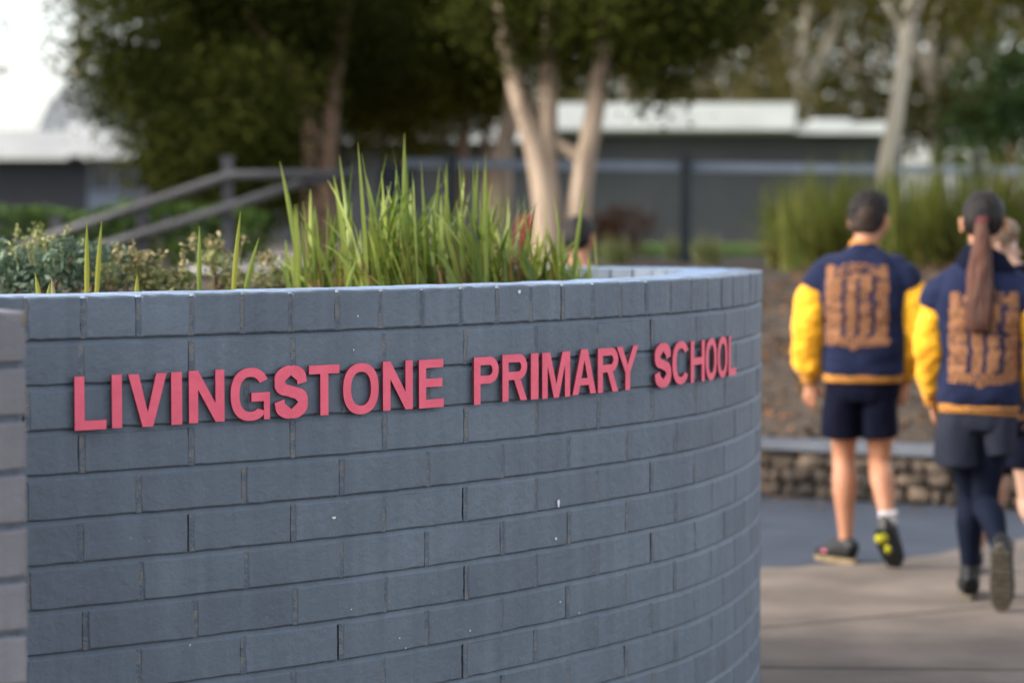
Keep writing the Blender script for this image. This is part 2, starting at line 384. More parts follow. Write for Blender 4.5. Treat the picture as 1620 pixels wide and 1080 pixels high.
# bed joints and the body of the wall
zz = [0.0, ZJ1-.001]
ss_ = np.linspace(-1.2, S_END, 180)
for k in range(len(ss_)-1):
    a, b = ss_[k], ss_[k+1]
    mb.add([W(a, .0085, -.01), W(b, .0085, -.01), W(b, .0085, ZJ1+.002), W(a, .0085, ZJ1+.002)], [(0, 1, 2, 3)], 2)
    for c in range(NC):
        zj = ZJ1-.086*c
        w0 = .0012*noise.noise(Vector((a*9, c*3, 0))); w1 = .0012*noise.noise(Vector((b*9, c*3, 0)))
        mb.add([W(a, .0016+w0, zj-.0115), W(b, .0016+w1, zj-.0115), W(b, .0075, zj-.0018), W(a, .0075, zj-.0018)], [(0, 1, 2, 3)], 0)
    mb.add([W(a, .232, -.01), W(b, .232, -.01), W(b, .232, ZJ1-.001), W(a, .232, ZJ1-.001)], [(3, 2, 1, 0)], 2)
    mb.add([W(a, .009, ZJ1-.001), W(b, .009, ZJ1-.001), W(b, .232, ZJ1-.001), W(a, .232, ZJ1-.001)], [(0, 1, 2, 3)], 2)
for s in (-1.2, S_END):
    mb.add([W(s, .009, -.01), W(s, .232, -.01), W(s, .232, ZJ1-.001), W(s, .009, ZJ1-.001)], [(0, 1, 2, 3)], 2)
# two splashes of white paint
def fleck(mb, s, z, a, b):
    pts = [W(s+a*math.cos(q)*(1+.3*math.sin(3*q)), -.0032, z+b*math.sin(q)*(1+.2*math.cos(2*q))) for q in np.linspace(0, 2*PI, 10)[:-1]]
    mb.add(pts, [tuple(range(len(pts)))], 3)
def s_of_px(x, z, n=0.0):
    best = None
    sv = np.linspace(-.6, 3.05, 1500)
    px = []
    for s in sv:
        q = W(s, n, z)-Vector((0, 0, CAM_H)); d = q.y*cp-q.z*sp; px.append(810+FPX*q.x/d)
    return float(np.interp(x, px, sv))
fleck(mb, s_of_px(882, .73), .735, .0045, .011); fleck(mb, s_of_px(878, .69), .655, .003, .004)
fleck(mb, s_of_px(820, 1.22), 1.222, .005, .005); fleck(mb, s_of_px(527, .77), .765, .005, .003)
for _ in range(16):
    fleck(mb, random.uniform(-.05, 2.7), random.uniform(.35, 1.2), random.uniform(.0012, .0026), random.uniform(.001, .003))
wall = mb.obj("brick_wall", [M['brick'], M['perp'], M['joint'], M['fleck']], tint=True)
tag(wall, "long curved slate blue painted brick wall carrying the red school name", "wall")
# coping of headers laid across the wall
mb = MB(); s = -.7+.0187; hp = .1176; zb = ZJ1
k0 = 0
s = 0.0 - hp*6
while s < S_END-hp:
    g = random.uniform(-.002, .002); zt = ZTOP+random.uniform(-.0012, .0012)
    a, b = s+.0045+g, s+hp-.0045+g
    brick_geo(mb, W, a, b, -.0012, .10, zb, zt, 6, 5, 0, .0016, .0034)
    # top: painted over, sky reflection put into its blue, a soft arris
    n_ = [.0035, .03, .08, .15, .205, .228]
    V = []; F = []
    aa, bb = s+g*.2, s+hp+g*.2
    for sx in (aa, aa+.006, (aa+bb)/2, bb-.006, bb):
        for n in n_: V.append(W(sx, n, zt-(.0035 if sx in (aa, bb) else 0)-(.0025 if n in (n_[0], n_[-1]) else 0)+.0008*noise.noise(Vector((sx*50, n*50, 3)))))
    for x in range(4):
        for y in range(5): F.append((x*6+y, (x+1)*6+y, (x+1)*6+y+1, x*6+y+1))
    mb.add(V, F, 2, .5)
    mb.add([W(a, .228, zb), W(b, .228, zb), W(b, .228, zt-.003), W(a, .228, zt-.003)], [(3, 2, 1, 0)], 0)
    mb.add([W(s-.0055+g, .0012, zb), W(s+.0055+g, .0012, zb), W(s+.0055+g, .0012, ZTOP-.004), W(s-.0055+g, .0012, ZTOP-.004)], [(0, 1, 2, 3)], 1)
    s += hp
cop = mb.obj("coping", [M['brick'], M['perp'], M['coping']], wall, tint=True)

# soil inside the planter
SOIL = 1.175
sn = list(np.linspace(-1.2, S_END, 60)); V = []; F = []
ins = [W(q, .225, SOIL) for q in sn]
cen = Vector((-1.6, 6.0, SOIL+.015))
for k, p in enumerate(ins): V += [tuple(p), tuple(p.lerp(cen, .5)+Vector((0, 0, .012*noise.noise(p*3))))]
V.append(tuple(cen))
for k in range(59): F += [(2*k, 2*k+2, 2*k+3, 2*k+1), (2*k+1, 2*k+3, 120)]
e0, e1 = ins[-1], ins[0]          # open side falls away as a bank of soil
rim = [e0, Vector((e0.x-.9, e0.y-.1, SOIL-.02)), Vector((-2.0, 7.3, SOIL-.03)), Vector((-3.0, 6.4, SOIL-.03)), Vector((-3.2, 5.0, SOIL)), e1]
out = [e0+Vector((.1, .7, 0)), Vector((e0.x-.9, e0.y+1.0, 0)), Vector((-2.4, 8.8, 0)), Vector((-4.6, 7.6, 0)), Vector((-4.8, 4.6, 0)), e1+Vector((-1.2, -.6, 0))]
for p in out: p.z = -.02
b = len(V); V += [tuple(p) for p in rim]+[tuple(p) for p in out]
for k in range(5): F += [(b+k, b+k+1, b+7+k, b+6+k), (b+k, 120, b+k+1)]
tag(mesh_obj("soil", V, F, M['soil']), kind='structure')

# brick pier in front of the wall at the left edge
pa = .60; pc = P(41, 700, 3.86); PD = Vector((math.cos(pa), math.sin(pa), 0)); PN = Vector((-math.sin(pa), math.cos(pa), 0))
def Wp(s, n, z): q = Vector((pc.x, pc.y, 0)) + PD*s + PN*n; return Vector((q.x, q.y, z))
def Wp2(s, n, z): q = Vector((pc.x, pc.y, 0)) - PD*n + PN*s; return Vector((q.x, q.y, z))
mb = MB()
ptop = ZTOP
for c in range(16):
    zt = ptop - .0862*c - (.0 if c == 0 else .005); zb = ptop-.0862*(c+1)+.005
    r0 = random.uniform(-.002, .002)
    x = -(.232 if c % 2 else .112)
    xs = [r0, x]
    while x > -.75: x -= .24; xs.append(x)
    for q in range(len(xs)-1):
        brick_geo(mb, Wp, xs[q+1]+.006, xs[q], 0, .10, zb, zt, 8, 5, 0, .0013, .004)
    xs = [.004, .112 if c % 2 else .232]
    while xs[-1] < .5: xs.append(xs[-1]+.24)
    for q in range(len(xs)-1): brick_geo(mb, Wp2, xs[q]+.004, xs[q+1]-.004, -r0, .10, zb, zt, 5, 4, 0, .0013, .006)
Mp = Matrix.Translation((pc.x, pc.y, 0)) @ Matrix.Rotation(pa, 4, 'Z')
mb.box((-.80, .008, -.01), (-.008, .66, ptop-.012), 1, Mp)
mb.box((-.80, .004, ptop-.013), (-.004, .66, ptop-.001), 2, Mp)
pier = tag(mb.obj("brick_pier", [M['pier'], M['joint'], M['coping']], tint=True), "grey painted brick pier standing before the curved wall at its left end", "pier")
mbc = MB()
mbc.tube([Wp(-.016, .0015, ptop-.003), Wp(-.006, .002, ptop-.006), Wp(-.0015, .002, ptop-.014), Wp(-.0005, .003, ptop-.028)], [.0015, .0035, .0045, .002], 8)
ch = mbc.obj("paint_chip", M['cream'], pier, True); ch["label"] = "bare cream corner where the paint has worn off"

# ------------------------------------------------------------------ raised letters
LH = .1035; ZL = CAM_H-.400; NOFF = -.0075; LTH = .0055
def arcpts(cx_, cz, rx, rz, a0, a1, n, pw=2.3):
    out = []
    for a in np.linspace(math.radians(a0), math.radians(a1), n):
        c, s = math.cos(a), math.sin(a)
        out.append((cx_+rx*math.copysign(abs(c)**(2/pw), c), cz+rz*math.copysign(abs(s)**(2/pw), s)))
    return out
def letter_shapes(ch, w, h=LH, t=.0205):
    P_ = []; Bd = []; tv = t*1.12; th = t*.88
    if ch == 'L': P_ = [[(0,0),(w,0),(w,th),(t,th),(t,h),(0,h)]]
    elif ch == 'I': P_ = [[(0,0),(w,0),(w,h),(0,h)]]
    elif ch == 'V': P_ = [[(0,h),(w/2-tv*.5,0),(w/2+tv*.5,0),(w,h),(w-tv,h),(w/2,h*.27),(tv,h)]]
    elif ch == 'N': P_ = [[(0,0),(t,0),(t,.64*h),(w-t,0),(w,0),(w,h),(w-t,h),(w-t,.36*h),(t,h),(0,h)]]
    elif ch == 'T': P_ = [[(w/2-t/2,0),(w/2+t/2,0),(w/2+t/2,h-th),(w,h-th),(w,h),(0,h),(0,h-th),(w/2-t/2,h-th)]]
    elif ch == 'E': P_ = [[(0,0),(w,0),(w,th),(t,th),(t,.43*h),(w*.94,.43*h),(w*.94,.43*h+th),(t,.43*h+th),(t,h-th),(w*.98,h-th),(w*.98,h),(0,h)]]
    elif ch == 'H': P_ = [[(0,0),(t,0),(t,.42*h),(w-t,.42*h),(w-t,0),(w,0),(w,h),(w-t,h),(w-t,.42*h+th),(t,.42*h+th),(t,h),(0,h)]]
    elif ch == 'M': P_ = [[(0,0),(t*.95,0),(t*.95,.72*h),(w/2-.45*t,0),(w/2+.45*t,0),(w-t*.95,.72*h),(w-t*.95,0),(w,0),(w,h),(w-1.4*t,h),(w/2,.30*h),(1.4*t,h),(0,h)]]
    elif ch == 'Y': P_ = [[(w/2-t/2,0),(w/2+t/2,0),(w/2+t/2,.40*h),(w,h),(w-tv,h),(w/2,.58*h),(tv,h),(0,h),(w/2-t/2,.40*h)]]
    elif ch == 'A':
        hk = .76*h; a = .56*tv; z0, z1 = .2*h, .2*h+th*.9
        f_ = lambda z: tv+(w/2-tv)*z/hk
        P_ = [[(0,0),(tv,0),(w/2,hk),(w/2,h),(w/2-a,h)], [(w-tv,0),(w,0),(w/2+a,h),(w/2,h),(w/2,hk)],
              [(f_(z0),z0),(w-f_(z0),z0),(w-f_(z1),z1),(f_(z1),z1)]]
    elif ch in 'PR':
        r = .285*h if ch == 'P' else .275*h; tb = th
        P_ = [[(0,0),(t,0),(t,h),(0,h)]]
        cx_ = max(w-r*1.05, t*1.05); rx = w-cx_
        out = [(t,h)]+[(cx_+rx*math.cos(a), h-r+r*math.sin(a)) for a in np.linspace(PI/2,-PI/2,16)]+[(t,h-2*r)]
        inn = [(t,h-tb)]+[(cx_+max(rx-t,.002)*math.cos(a), h-r+(r-tb)*math.sin(a)) for a in np.linspace(PI/2,-PI/2,16)]+[(t,h-2*r+tb)]
        Bd = [(out, inn, False)]
        if ch == 'R': P_.append([(w-tv,0),(w,0),(t+.30*(w-t)+tv*.95,h-2*r),(t+.30*(w-t),h-2*r)])
    elif ch == 'O':
        Bd = [(arcpts(w/2,h/2,w/2,h/2*1.03,0,360,41)[:-1], arcpts(w/2,h/2,w/2-t,h/2*1.03-th,0,360,41)[:-1], True)]
    elif ch == 'C':
        Bd = [(arcpts(w/2,h/2,w/2,h/2*1.03,32,328,36), arcpts(w/2,h/2,w/2-t,h/2*1.03-th,38,322,36), False)]
    elif ch == 'G':
        Bd = [(arcpts(w/2,h/2,w/2,h/2*1.03,30,322,36), arcpts(w/2,h/2,w/2-t,h/2*1.03-th,36,306,36), False)]
        P_ = [[(w-t*.72,0),(w-.0005,0),(w-.0005,.53*h),(w*.52,.53*h),(w*.52,.53*h-th),(w-t*.72,.53*h-th)]]
    elif ch == 'S':
        u = [(.94,.70),(.86,.88),(.5,1.0),(.14,.89),(.03,.73),(.17,.585),(.5,.51),(.84,.425),(.98,.27),(.86,.10),(.5,0),(.13,.11),(.03,.30)]
        q = catmull([(t/2+a*(w-t), th/2-.012*h+b*(h*1.024-th)) for a, b in u], 5)
        o_, i_ = [], []
        for k in range(len(q)):
            d = q[min(k+1,len(q)-1)]-q[max(k-1,0)]; d = d/np.linalg.norm(d); n = np.array([-d[1], d[0]])
            tt = (t*abs(n[0])+th*abs(n[1]))*.5
            o_.append(tuple(q[k]+n*tt)); i_.append(tuple(q[k]-n*tt))
        Bd = [(o_, i_, False)]
    return P_, Bd
def build_letter(ch, x0, x1, parent):
    zm = ZL+LH/2; s0, s1 = s_of_px(x0, zm, -.013), s_of_px(x1, zm, -.013)
    w = s1-s0; t = .0205 if w > .03 else w
    P_, Bd = letter_shapes(ch, w, LH, t if ch != 'I' else w)
    mb = MB(); ch_ = .0012; dz = random.uniform(-.0012, .0012)
    nf, nb = NOFF-LTH, NOFF
    def mp(p, n): return W(s0+p[0], n, ZL+p[1]+dz)
    for k, pg in enumerate(P_):
        n = len(pg); f0 = nf-(.0005 if ch == 'G' else 0)
        cxm = np.mean([q[0] for q in pg]); czm = np.mean([q[1] for q in pg])
        V = [mp(q, f0) for q in pg] + [mp(q, nb) for q in pg]
        ar = sum(pg[i][0]*pg[(i+1) % n][1]-pg[(i+1) % n][0]*pg[i][1] for i in range(n))
        fr = list(range(n)) if ar > 0 else list(reversed(range(n)))
        F = [tuple(fr), tuple(reversed([q+n for q in fr]))] + [(fr[i], fr[i]+n, fr[(i+1) % n]+n, fr[(i+1) % n]) for i in range(n)]
        mb.add(V, F)
    for o_, i_, cl in Bd:
        n = len(o_); V = [mp(q, nf) for q in o_]+[mp(q, nf) for q in i_]+[mp(q, nb) for q in o_]+[mp(q, nb) for q in i_]
        F = []
        for k in range(n if cl else n-1):
            j = (k+1) % n
            F += [(k, j, n+j, n+k), (k, 2*n+k, 2*n+j, j), (n+k, n+j, 3*n+j, 3*n+k), (2*n+k, 3*n+k, 3*n+j, 2*n+j)]
        if not cl: F += [(0, n, 3*n, 2*n), (n-1, 3*n-1, 4*n-1, 2*n-1)]
        mb.add(V, F)
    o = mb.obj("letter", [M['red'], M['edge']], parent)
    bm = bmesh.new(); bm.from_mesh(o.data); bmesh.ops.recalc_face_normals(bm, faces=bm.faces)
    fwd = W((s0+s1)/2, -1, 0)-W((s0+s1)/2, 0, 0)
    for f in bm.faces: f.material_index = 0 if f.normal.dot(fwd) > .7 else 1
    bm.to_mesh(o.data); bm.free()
    if Bd and ch in 'OCGS': k = len(Bd[0][0])//2; px_, pz_ = [(Bd[0][0][k][q]+Bd[0][1][k][q])/2 for q in (0, 1)]
    else: px_, pz_ = {'T': (w/2, .2*LH), 'Y': (w/2, .2*LH), 'V': (w/2, .1*LH), 'A': (.013, .006), 'I': (w/2, LH/2)}.get(ch, (.0100, LH/2))
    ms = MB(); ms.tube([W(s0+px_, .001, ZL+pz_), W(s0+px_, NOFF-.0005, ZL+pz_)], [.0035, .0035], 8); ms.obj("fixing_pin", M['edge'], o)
    o["label"] = "red letter " + ch
    return o
sign = tag(empty("school_sign", W(1.2, -.02, ZL)), "raised red capital letters reading LIVINGSTONE PRIMARY SCHOOL on the blue brick wall", "sign")
LET = [('L',118,168),('I',177,193),('V',203,264),('I',271,288),('N',299,355),('G',365,427),('S',434,487),('T',489,537),('O',543,599),('N',606,653),('E',663,702),
       ('P',750,789),('R',795,834),('I',840,852),('M',858,902),('A',906,943),('R',946,978),('Y',976,1010),
       ('S',1036,1062),('C',1064,1090),('H',1093,1115),('O',1116.5,1134),('O',1135.5,1151),('L',1153,1164.5)]
bpy.context.view_layer.update()
for c, a, b in LET:
    o = build_letter(c, a, b, None); o.parent = sign; o.matrix_parent_inverse = sign.matrix_world.inverted()

# ------------------------------------------------------------------ foliage tools
def leaves_geo(C, size, aspect=.5, droop=0.0, up=0.0):
    n = len(C); a = rng.normal(size=(n, 3)); a[:, 2] = a[:, 2]*.8+up-droop; a /= np.linalg.norm(a, axis=1)[:, None]
    b = rng.normal(size=(n, 3)); b -= a*(a*b).sum(1)[:, None]; b /= np.linalg.norm(b, axis=1)[:, None]
    L_ = size*rng.uniform(.6, 1.3, n)[:, None]
    v = np.stack([C-a*L_*.5, C+b*L_*aspect*.5, C+a*L_*.5, C-b*L_*aspect*.5], 1).reshape(-1, 3)
    f = np.arange(n*4).reshape(-1, 4)
    return v, f
def np_mesh(name, V, F, mats, parent=None, tint=None, midx=None):
    me = bpy.data.meshes.new(name); n = len(F)
    me.vertices.add(len(V)); me.vertices.foreach_set("co", np.asarray(V, np.float32).ravel())
    me.loops.add(n*4); me.loops.foreach_set("vertex_index", np.asarray(F, np.int32).ravel())
    me.polygons.add(n); me.polygons.foreach_set("loop_start", np.arange(0, n*4, 4, dtype=np.int32))
    for m in (mats if isinstance(mats, (list, tuple)) else [mats]): me.materials.append(m)
    if midx is not None: me.polygons.foreach_set("material_index", np.asarray(midx, np.int32))
    if tint is not None:
        a = me.attributes.new("tint", 'FLOAT', 'POINT'); a.data.foreach_set("value", np.asarray(tint, np.float32))
    me.update(calc_edges=True); me.validate()
    return link(name, me, parent)
def crown(name, blobs, m, parent, leaf=.09, twigs=60, per=22, spread=.16, aspect=.45, droop=0.0, flat=.8):
    """blobs: (x,y,z,r[,density]) in the frame of the parent"""
    C = []; T = []
    for b in blobs:
        d = b[4] if len(b) > 4 else 1
        k = max(4, int(twigs*b[3]**2*d))
        u = rng.normal(size=(k, 3)); u /= np.linalg.norm(u, axis=1)[:, None]
        r = b[3]*rng.uniform(.35, 1.05, k)[:, None]
        tw = np.array(b[:3]) + u*r*np.array([1, 1, flat])
        for q in tw:
            kk = rng.integers(per//2, per*3//2); C.append(q + rng.normal(size=(kk, 3))*spread*np.array([1, 1, .8]))
            T.append(np.full(kk, rng.uniform(0, 1))*.6 + rng.uniform(0, .4, kk))
    C = np.concatenate(C); T = np.concatenate(T)
    v, f = leaves_geo(C, leaf, aspect, droop)
    return np_mesh(name, v, f, m, parent, np.repeat(T, 4))
def local(o, p): return Vector(p) - Vector(o.location)
def trunk_mb(o, paths):
    mb = MB()
    for pts, r0, r1 in paths:
        q = catmull([tuple(local(o, p)) for p in pts], 5); n = len(q)
        rr = [(r0+(r1-r0)*k/(n-1))*(1+.10*noise.noise(Vector((q[k][2]*3, r0*50, k*.3)))) for k in range(n)]
        mb.tube(q, rr, 12)
    return mb
def tree(name, base, label, trunks, blobs, bark, leafm, group=None, **kw):
    o = tag(empty(name, base), label, "tree", group)
    trunk_mb(o, trunks).obj("trunk", bark, o, True)
    if blobs: crown("crown", [tuple(local(o, b[:3]))+tuple(b[3:]) for b in blobs], leafm, o, **kw)
    return o
def B_(x, y, Y, rpx, d=1): p = P(x, y, Y); return (p.x, p.y, p.z, rpx*Y/FPX, d)
def gz(x, Y, z=TZ): p = P(x, 400, Y); return Vector((p.x, p.y, z))
# A: big dark tree with two brown stems
ba = gz(505, 19)
bl = []
for x, y, r in [(190,60,90),(260,150,95),(330,60,130),(310,240,80),(390,170,110),(480,60,120),(190,160,60),(265,265,55),(560,20,110),(300,-60,150),(450,-110,170),(340,285,65),(400,250,80),(190,-60,90),(420,290,60),(440,90,80),(570,60,80),(500,50,75),(545,90,60),(470,110,60)]:
    bl.append(B_(x, y, 19+rng.uniform(-1.6, 1.6), r))
for x, y, r in [(300,-260,170),(480,-300,180),(400,-450,170),(420,40,150),(350,150,120),(455,200,90),(540,130,80),(430,290,70),(500,110,90),(330,260,80),(390,270,70),(470,270,55),(300,220,80)]: bl.append(B_(x, y, 21.3, r))
tree("dark_tree", ba, "big dark bushy tree with twin reddish stems between the handrail and the pale trunks",
     [([gz(492,19), P(495,300,19), P(490,180,19), P(470,20,19.2), P(440,-200,19.5)], .085, .05),
      ([gz(522,19), P(518,300,19), P(524,180,19), P(545,20,19), P(560,-200,19)], .075, .045),
      ([P(492,150,19), P(420,60,19), P(340,-40,19.3)], .045, .02)],
     bl, M['bark_red'], M['lf_dark'], twigs=255, per=62, leaf=.064, spread=.15)
# B: slim dark-stemmed tree
bb = gz(733, 22)
bl = [B_(x, y, 22+rng.uniform(-1.5, 1.5), r) for x, y, r in [(620,60,90),(700,90,80),(640,150,60),(760,60,90),(690,-20,120),(590,-60,120),(790,-40,110),(740,150,45),(690,-170,150),(610,185,40),(560,110,50),(590,215,26),(640,200,34),(690,205,30),(715,175,40),(665,232,16),(570,190,30),(780,165,30),(600,110,80),(680,130,60),(780,110,60),(830,60,80),(540,30,80),(650,0,100),(700,40,110),(620,130,80),(740,130,60),(560,160,60)]]
tree("olive_tree", bb, "olive green tree with one thin brown trunk behind the tall strap leaves",
     [([gz(733,22), P(732,280,22), P(736,150,22), P(725,0,22), P(700,-200,22)], .055, .03), ([P(736,140,22), P(790,40,22), P(830,-60,22)], .035, .015), ([gz(772,23), P(770,240,23), P(762,120,23), P(770,-40,23)], .05, .03)],
     bl, M['bark_red'], M['lf_mid'], twigs=260, per=55, leaf=.072, spread=.15)
# C: pale forked tree
bc = gz(880, 17)
bl = [B_(x, y, 17.4+rng.uniform(-1.2, 1.2), r) for x, y, r in [(800,20,75),(880,-10,90),(960,0,90),(1040,20,80),(1060,90,55),(1110,40,60),(1000,80,40),(900,-110,140),(1050,-90,130),(1150,-40,80),(760,-70,100),(840,70,50),(1050,140,32),(960,70,60),(900,60,60),(1010,40,80),(1150,20,70),(1090,0,90),(860,30,70)]]
tree("forked_tree", bc, "pale barked tree forking low into leaning stems under a dark canopy",
     [([gz(868,17), P(868,370,17), P(862,300,17), P(845,220,17), P(818,140,17), P(790,20,17.2), P(770,-120,17.3)], .125, .04),
      ([P(862,300,17), P(866,220,17), P(868,120,17), P(872,20,17), P(880,-120,17)], .085, .045),
      ([gz(915,17), P(915,340,17), P(925,260,17), P(942,170,17), P(955,70,17), P(965,-40,17)], .095, .05),
      ([P(852,200,17), P(880,225,17), P(925,255,17)], .045, .05)],
     bl, M['bark_pale'], M['lf_dark'], twigs=250, per=58, leaf=.064, spread=.14)
b2 = gz(790, 20.5)
tree("pale_tree", b2, "short pale trunk left of the forked tree, half hidden by strap leaves",
     [([gz(797,20.5), P(792,330,20.5), P(796,240,20.5), P(812,170,20.5), P(820,60,20.5), P(815,-60,20.5)], .11, .05)],
     [B_(820,-20,20.5,60), B_(760,-60,20.5,70), B_(840,-90,20.5,80)], M['bark_pale'], M['lf_mid'], twigs=120, per=20, leaf=.09, spread=.13)
# D: slender gum
bd = gz(1388, 18.6)
tree("slender_gum", bd, "slender leaning gum with a bare pale trunk above the boy's head",
     [([gz(1385,18.6), P(1400,280,18.6), P(1416,190,18.6), P(1428,110,18.6), P(1436,50,18.6), P(1445,-60,18.6)], .075, .045),
      ([P(1436,60,18.6), P(1460,0,18.6), P(1500,-70,18.6)], .035, .015), ([P(1434,70,18.6), P(1405,10,18.6), P(1370,-60,18.6)], .03, .012)],
     [B_(x, y, 18.6+rng.uniform(-.6, .6), r, d) for x, y, r, d in [(1440,-40,90,.5),(1360,-20,60,.4),(1520,-30,70,.45),(1450,10,45,.5),(1400,30,30,.4),(1490,40,35,.4),(1300,-50,60,.4)]],
     M['bark_white'], M['lf_mid'], twigs=110, per=18, leaf=.10, spread=.14, aspect=.3, droop=.5)
# E: far gums
for k, (x, Y, hpx, wpx, tone) in enumerate([(1000,58,250,130,'lf_gum'),(1120,52,270,120,'lf_gum'),(1230,60,280,120,'lf_mid'),(1275,48,300,100,'lf_gum'),(1370,56,270,120,'lf_mid'),(1480,54,280,120,'lf_gum'),(1570,60,270,120,'lf_gum'),(1660,50,260,110,'lf_mid'),(900,60,230,110,'lf_gum'),(1790,55,270,130,'lf_gum'),(1930,58,260,130,'lf_mid'),(-160,62,220,120,'lf_gum')]):
    base = gz(x, Y, 1.0); bl = []
    for q in range(15):
        a = rng.uniform(-1, 1); yy = 180-hpx*rng.uniform(0, 1)
        bl.append(B_(x+a*wpx, yy, Y+rng.uniform(-2.5, 2.5), rng.uniform(24, 52), .8))
    for q in range(6): bl.append(B_(x+rng.uniform(-1, 1)*wpx, 205-rng.uniform(0, 40), Y+rng.uniform(-2, 2), rng.uniform(24, 40), 1))
    lab = ["tall far gum behind the white roof's left half", "tall far gum rising over the middle of the white roof", "olive far gum over the right end of the white roof", "far gum with pale bare lower trunk above the grey building's end",
           "olive far gum just behind the slender leaning gum", "grey brown far gum right of the slender leaning gum", "grey brown far gum above the ponytailed girl", "olive far gum behind the dark conifer at the right edge", "far gum glimpsed behind the forked pale tree", "far gum well beyond the right edge of the dark conifer", "outermost far gum to the right of the fence", "far gum beyond the left end of the classroom block"][k]
    tree("gum_tree", base, lab, [([base, P(x+4, 200, Y), P(x-8, 110, Y), P(x+6, 0, Y), P(x, -120, Y)], (.20), .09), ([P(x-4, 150, Y), P(x+40, 60, Y), P(x+70, -30, Y)], .14, .05), ([P(x-4, 130, Y), P(x-45, 40, Y), P(x-70, -40, Y)], .13, .05)],
         bl, M['bark_gum'], M[tone], "gums beyond the school buildings", twigs=21, per=42, leaf=.26, spread=.46, aspect=.4, droop=.4)
# F: dark conifer at the right
bf = gz(1600, 30)
bl = [B_(x, y, 30+rng.uniform(-1, 1), r) for x, y, r in [(1560,130,40),(1600,110,45),(1650,100,60),(1530,190,40),(1590,190,60),(1650,190,70),(1550,240,45),(1620,250,60),(1690,160,70),(1510,240,25),(1600,150,50)]]
tree("dark_conifer", bf, "dense dark green conifer above the fence at the right edge", [([bf, P(1600,280,30), P(1605,200,30)], .08, .04)], bl, M['bark_red'], M['lf_con'], twigs=52, per=26, leaf=.15, spread=.16)
# thin tree behind the left building
bg_ = gz(120, 48, 1.0)
tree("thin_gum", bg_, "thin airy gum behind the left building's pale roof", [([bg_, P(120,150,48), P(130,60,48), P(140,-60,48)], .16, .05)],
     [B_(x, y, 48+rng.uniform(-1, 1), r, .4) for x, y, r in [(110,60,18),(140,20,30),(125,90,16),(160,60,28),(105,10,18),(180,-10,40),(150,110,22),(170,150,25)]], M['bark_gum'], M['lf_gum'], twigs=26, per=9, leaf=.26, spread=.3, aspect=.4)
# far dark thicket behind the dark tree and the right slope
def shrub(name, base, label, cat, r, m, n=70, leaf=.08, group=None, per=18, spread=.08, flat=.9, blobs=None, stems=5, aspect=.5):
    o = tag(empty(name, base), label, cat, group)
    bl = blobs or [(rng.uniform(-.5, .5)*r[0], rng.uniform(-.5, .5)*r[1], r[2]*rng.uniform(.45, .95), min(r)*.6) for _ in range(6)]
    for q in range(stems):
        mb = MB(); b = bl[q % len(bl)]
        mb.tube(catmull([(b[0]*.2, b[1]*.2, -.03), (b[0]*.6, b[1]*.6, b[2]*.5), (b[0], b[1], b[2])], 4), [.007]*4+[.005]*5, 6)
        mb.obj("stem", M['bark_red'], o, True)
    crown("foliage", bl, m, o, leaf=leaf, twigs=n, per=per, spread=spread, flat=flat, aspect=aspect)
    return o
# hedge on the terrace (clipped)
def hedge(x0, x1, Y, top, label):
    a, b = gz(x0, Y), gz(x1, Y); L_ = (b-a).length; hz = P(x0, top, Y).z-TZ
    o = tag(empty("hedge", (a+b)/2), label, "hedge")
    n = int(5200*L_*.5)
    C = np.stack([rng.uniform(-L_/2, L_/2, n), rng.uniform(-.5, .5, n), rng.uniform(0, 1, n)], 1)
    C[:, 2] = hz*np.where(rng.uniform(size=n) < .45, rng.uniform(.88, 1.04, n), C[:, 2]**.8)
    C[:, 2] += .035*np.sin(C[:, 0]*4.1)+.02*np.sin(C[:, 0]*9.3)
    v, f = leaves_geo(C, .07, .55); np_mesh("foliage", v, f, M['lf_hedge'], o, np.repeat(rng.uniform(0, 1, n), 4))
    for q in np.linspace(-L_/2+.1, L_/2-.1, 9):
        mb = MB(); mb.tube([(q, 0, 0), (q+.03, .02, hz*.5), (q, 0, hz*.8)], [.02, .016, .01], 6); mb.obj("stem", M['bark_red'], o, True)
hedge(-60, 428, 17.6, 331, "long clipped green hedge behind the grey handrail")

# ------------------------------------------------------------------ strap-leaved plants
def blades(n, h0, h1, spread, w0, lean, seg=6, droop=.25, base_r=.06, tips=0.0):
    V = []; F = []; T = []
    for _ in range(n):
        a = random.uniform(0, 2*PI); ln = abs(random.gauss(0, lean)); h = random.uniform(h0, h1)*(1-.25*min(1, ln))
        bx, by = base_r*math.sqrt(random.random())*math.cos(a*1.3+1), base_r*math.sqrt(random.random())*math.sin(a*1.3+1)
        d = Vector((math.cos(a), math.sin(a), 0)); sd = Vector((-d.y, d.x, 0))
        fa = random.uniform(0, PI); sd = (sd*math.cos(fa*.4)+d*math.sin(fa*.4)).normalized()
        w = w0*random.uniform(.6, 1.25); t = random.random(); b = len(V); dr = droop*random.uniform(.3, 1.4)
        for k in range(seg+1):
            q = k/seg
            x = Vector((bx, by, 0)) + d*(spread*ln*(q**1.25)*h) + Vector((0, 0, h*(q-dr*ln*q**3)))
            ww = w*(.75+.5*q-.25*q*q)*(1-q**2.6)+.0008
            V += [x-sd*ww*.5, x+d*ww*.10, x+sd*ww*.5]; T += [t]*3
        for k in range(seg):
            o = b+k*3
            F += [(o, o+1, o+4, o+3), (o+1, o+2, o+5, o+4)]
    return V, F, T
def clump(name, base, label, cat, group, parts):
    o = tag(empty(name, base), label, cat, group)
    for pn, m, args in parts:
        V, F, T = blades(**args); np_mesh(pn, [tuple(v) for v in V], F, m, o, T)
    return o
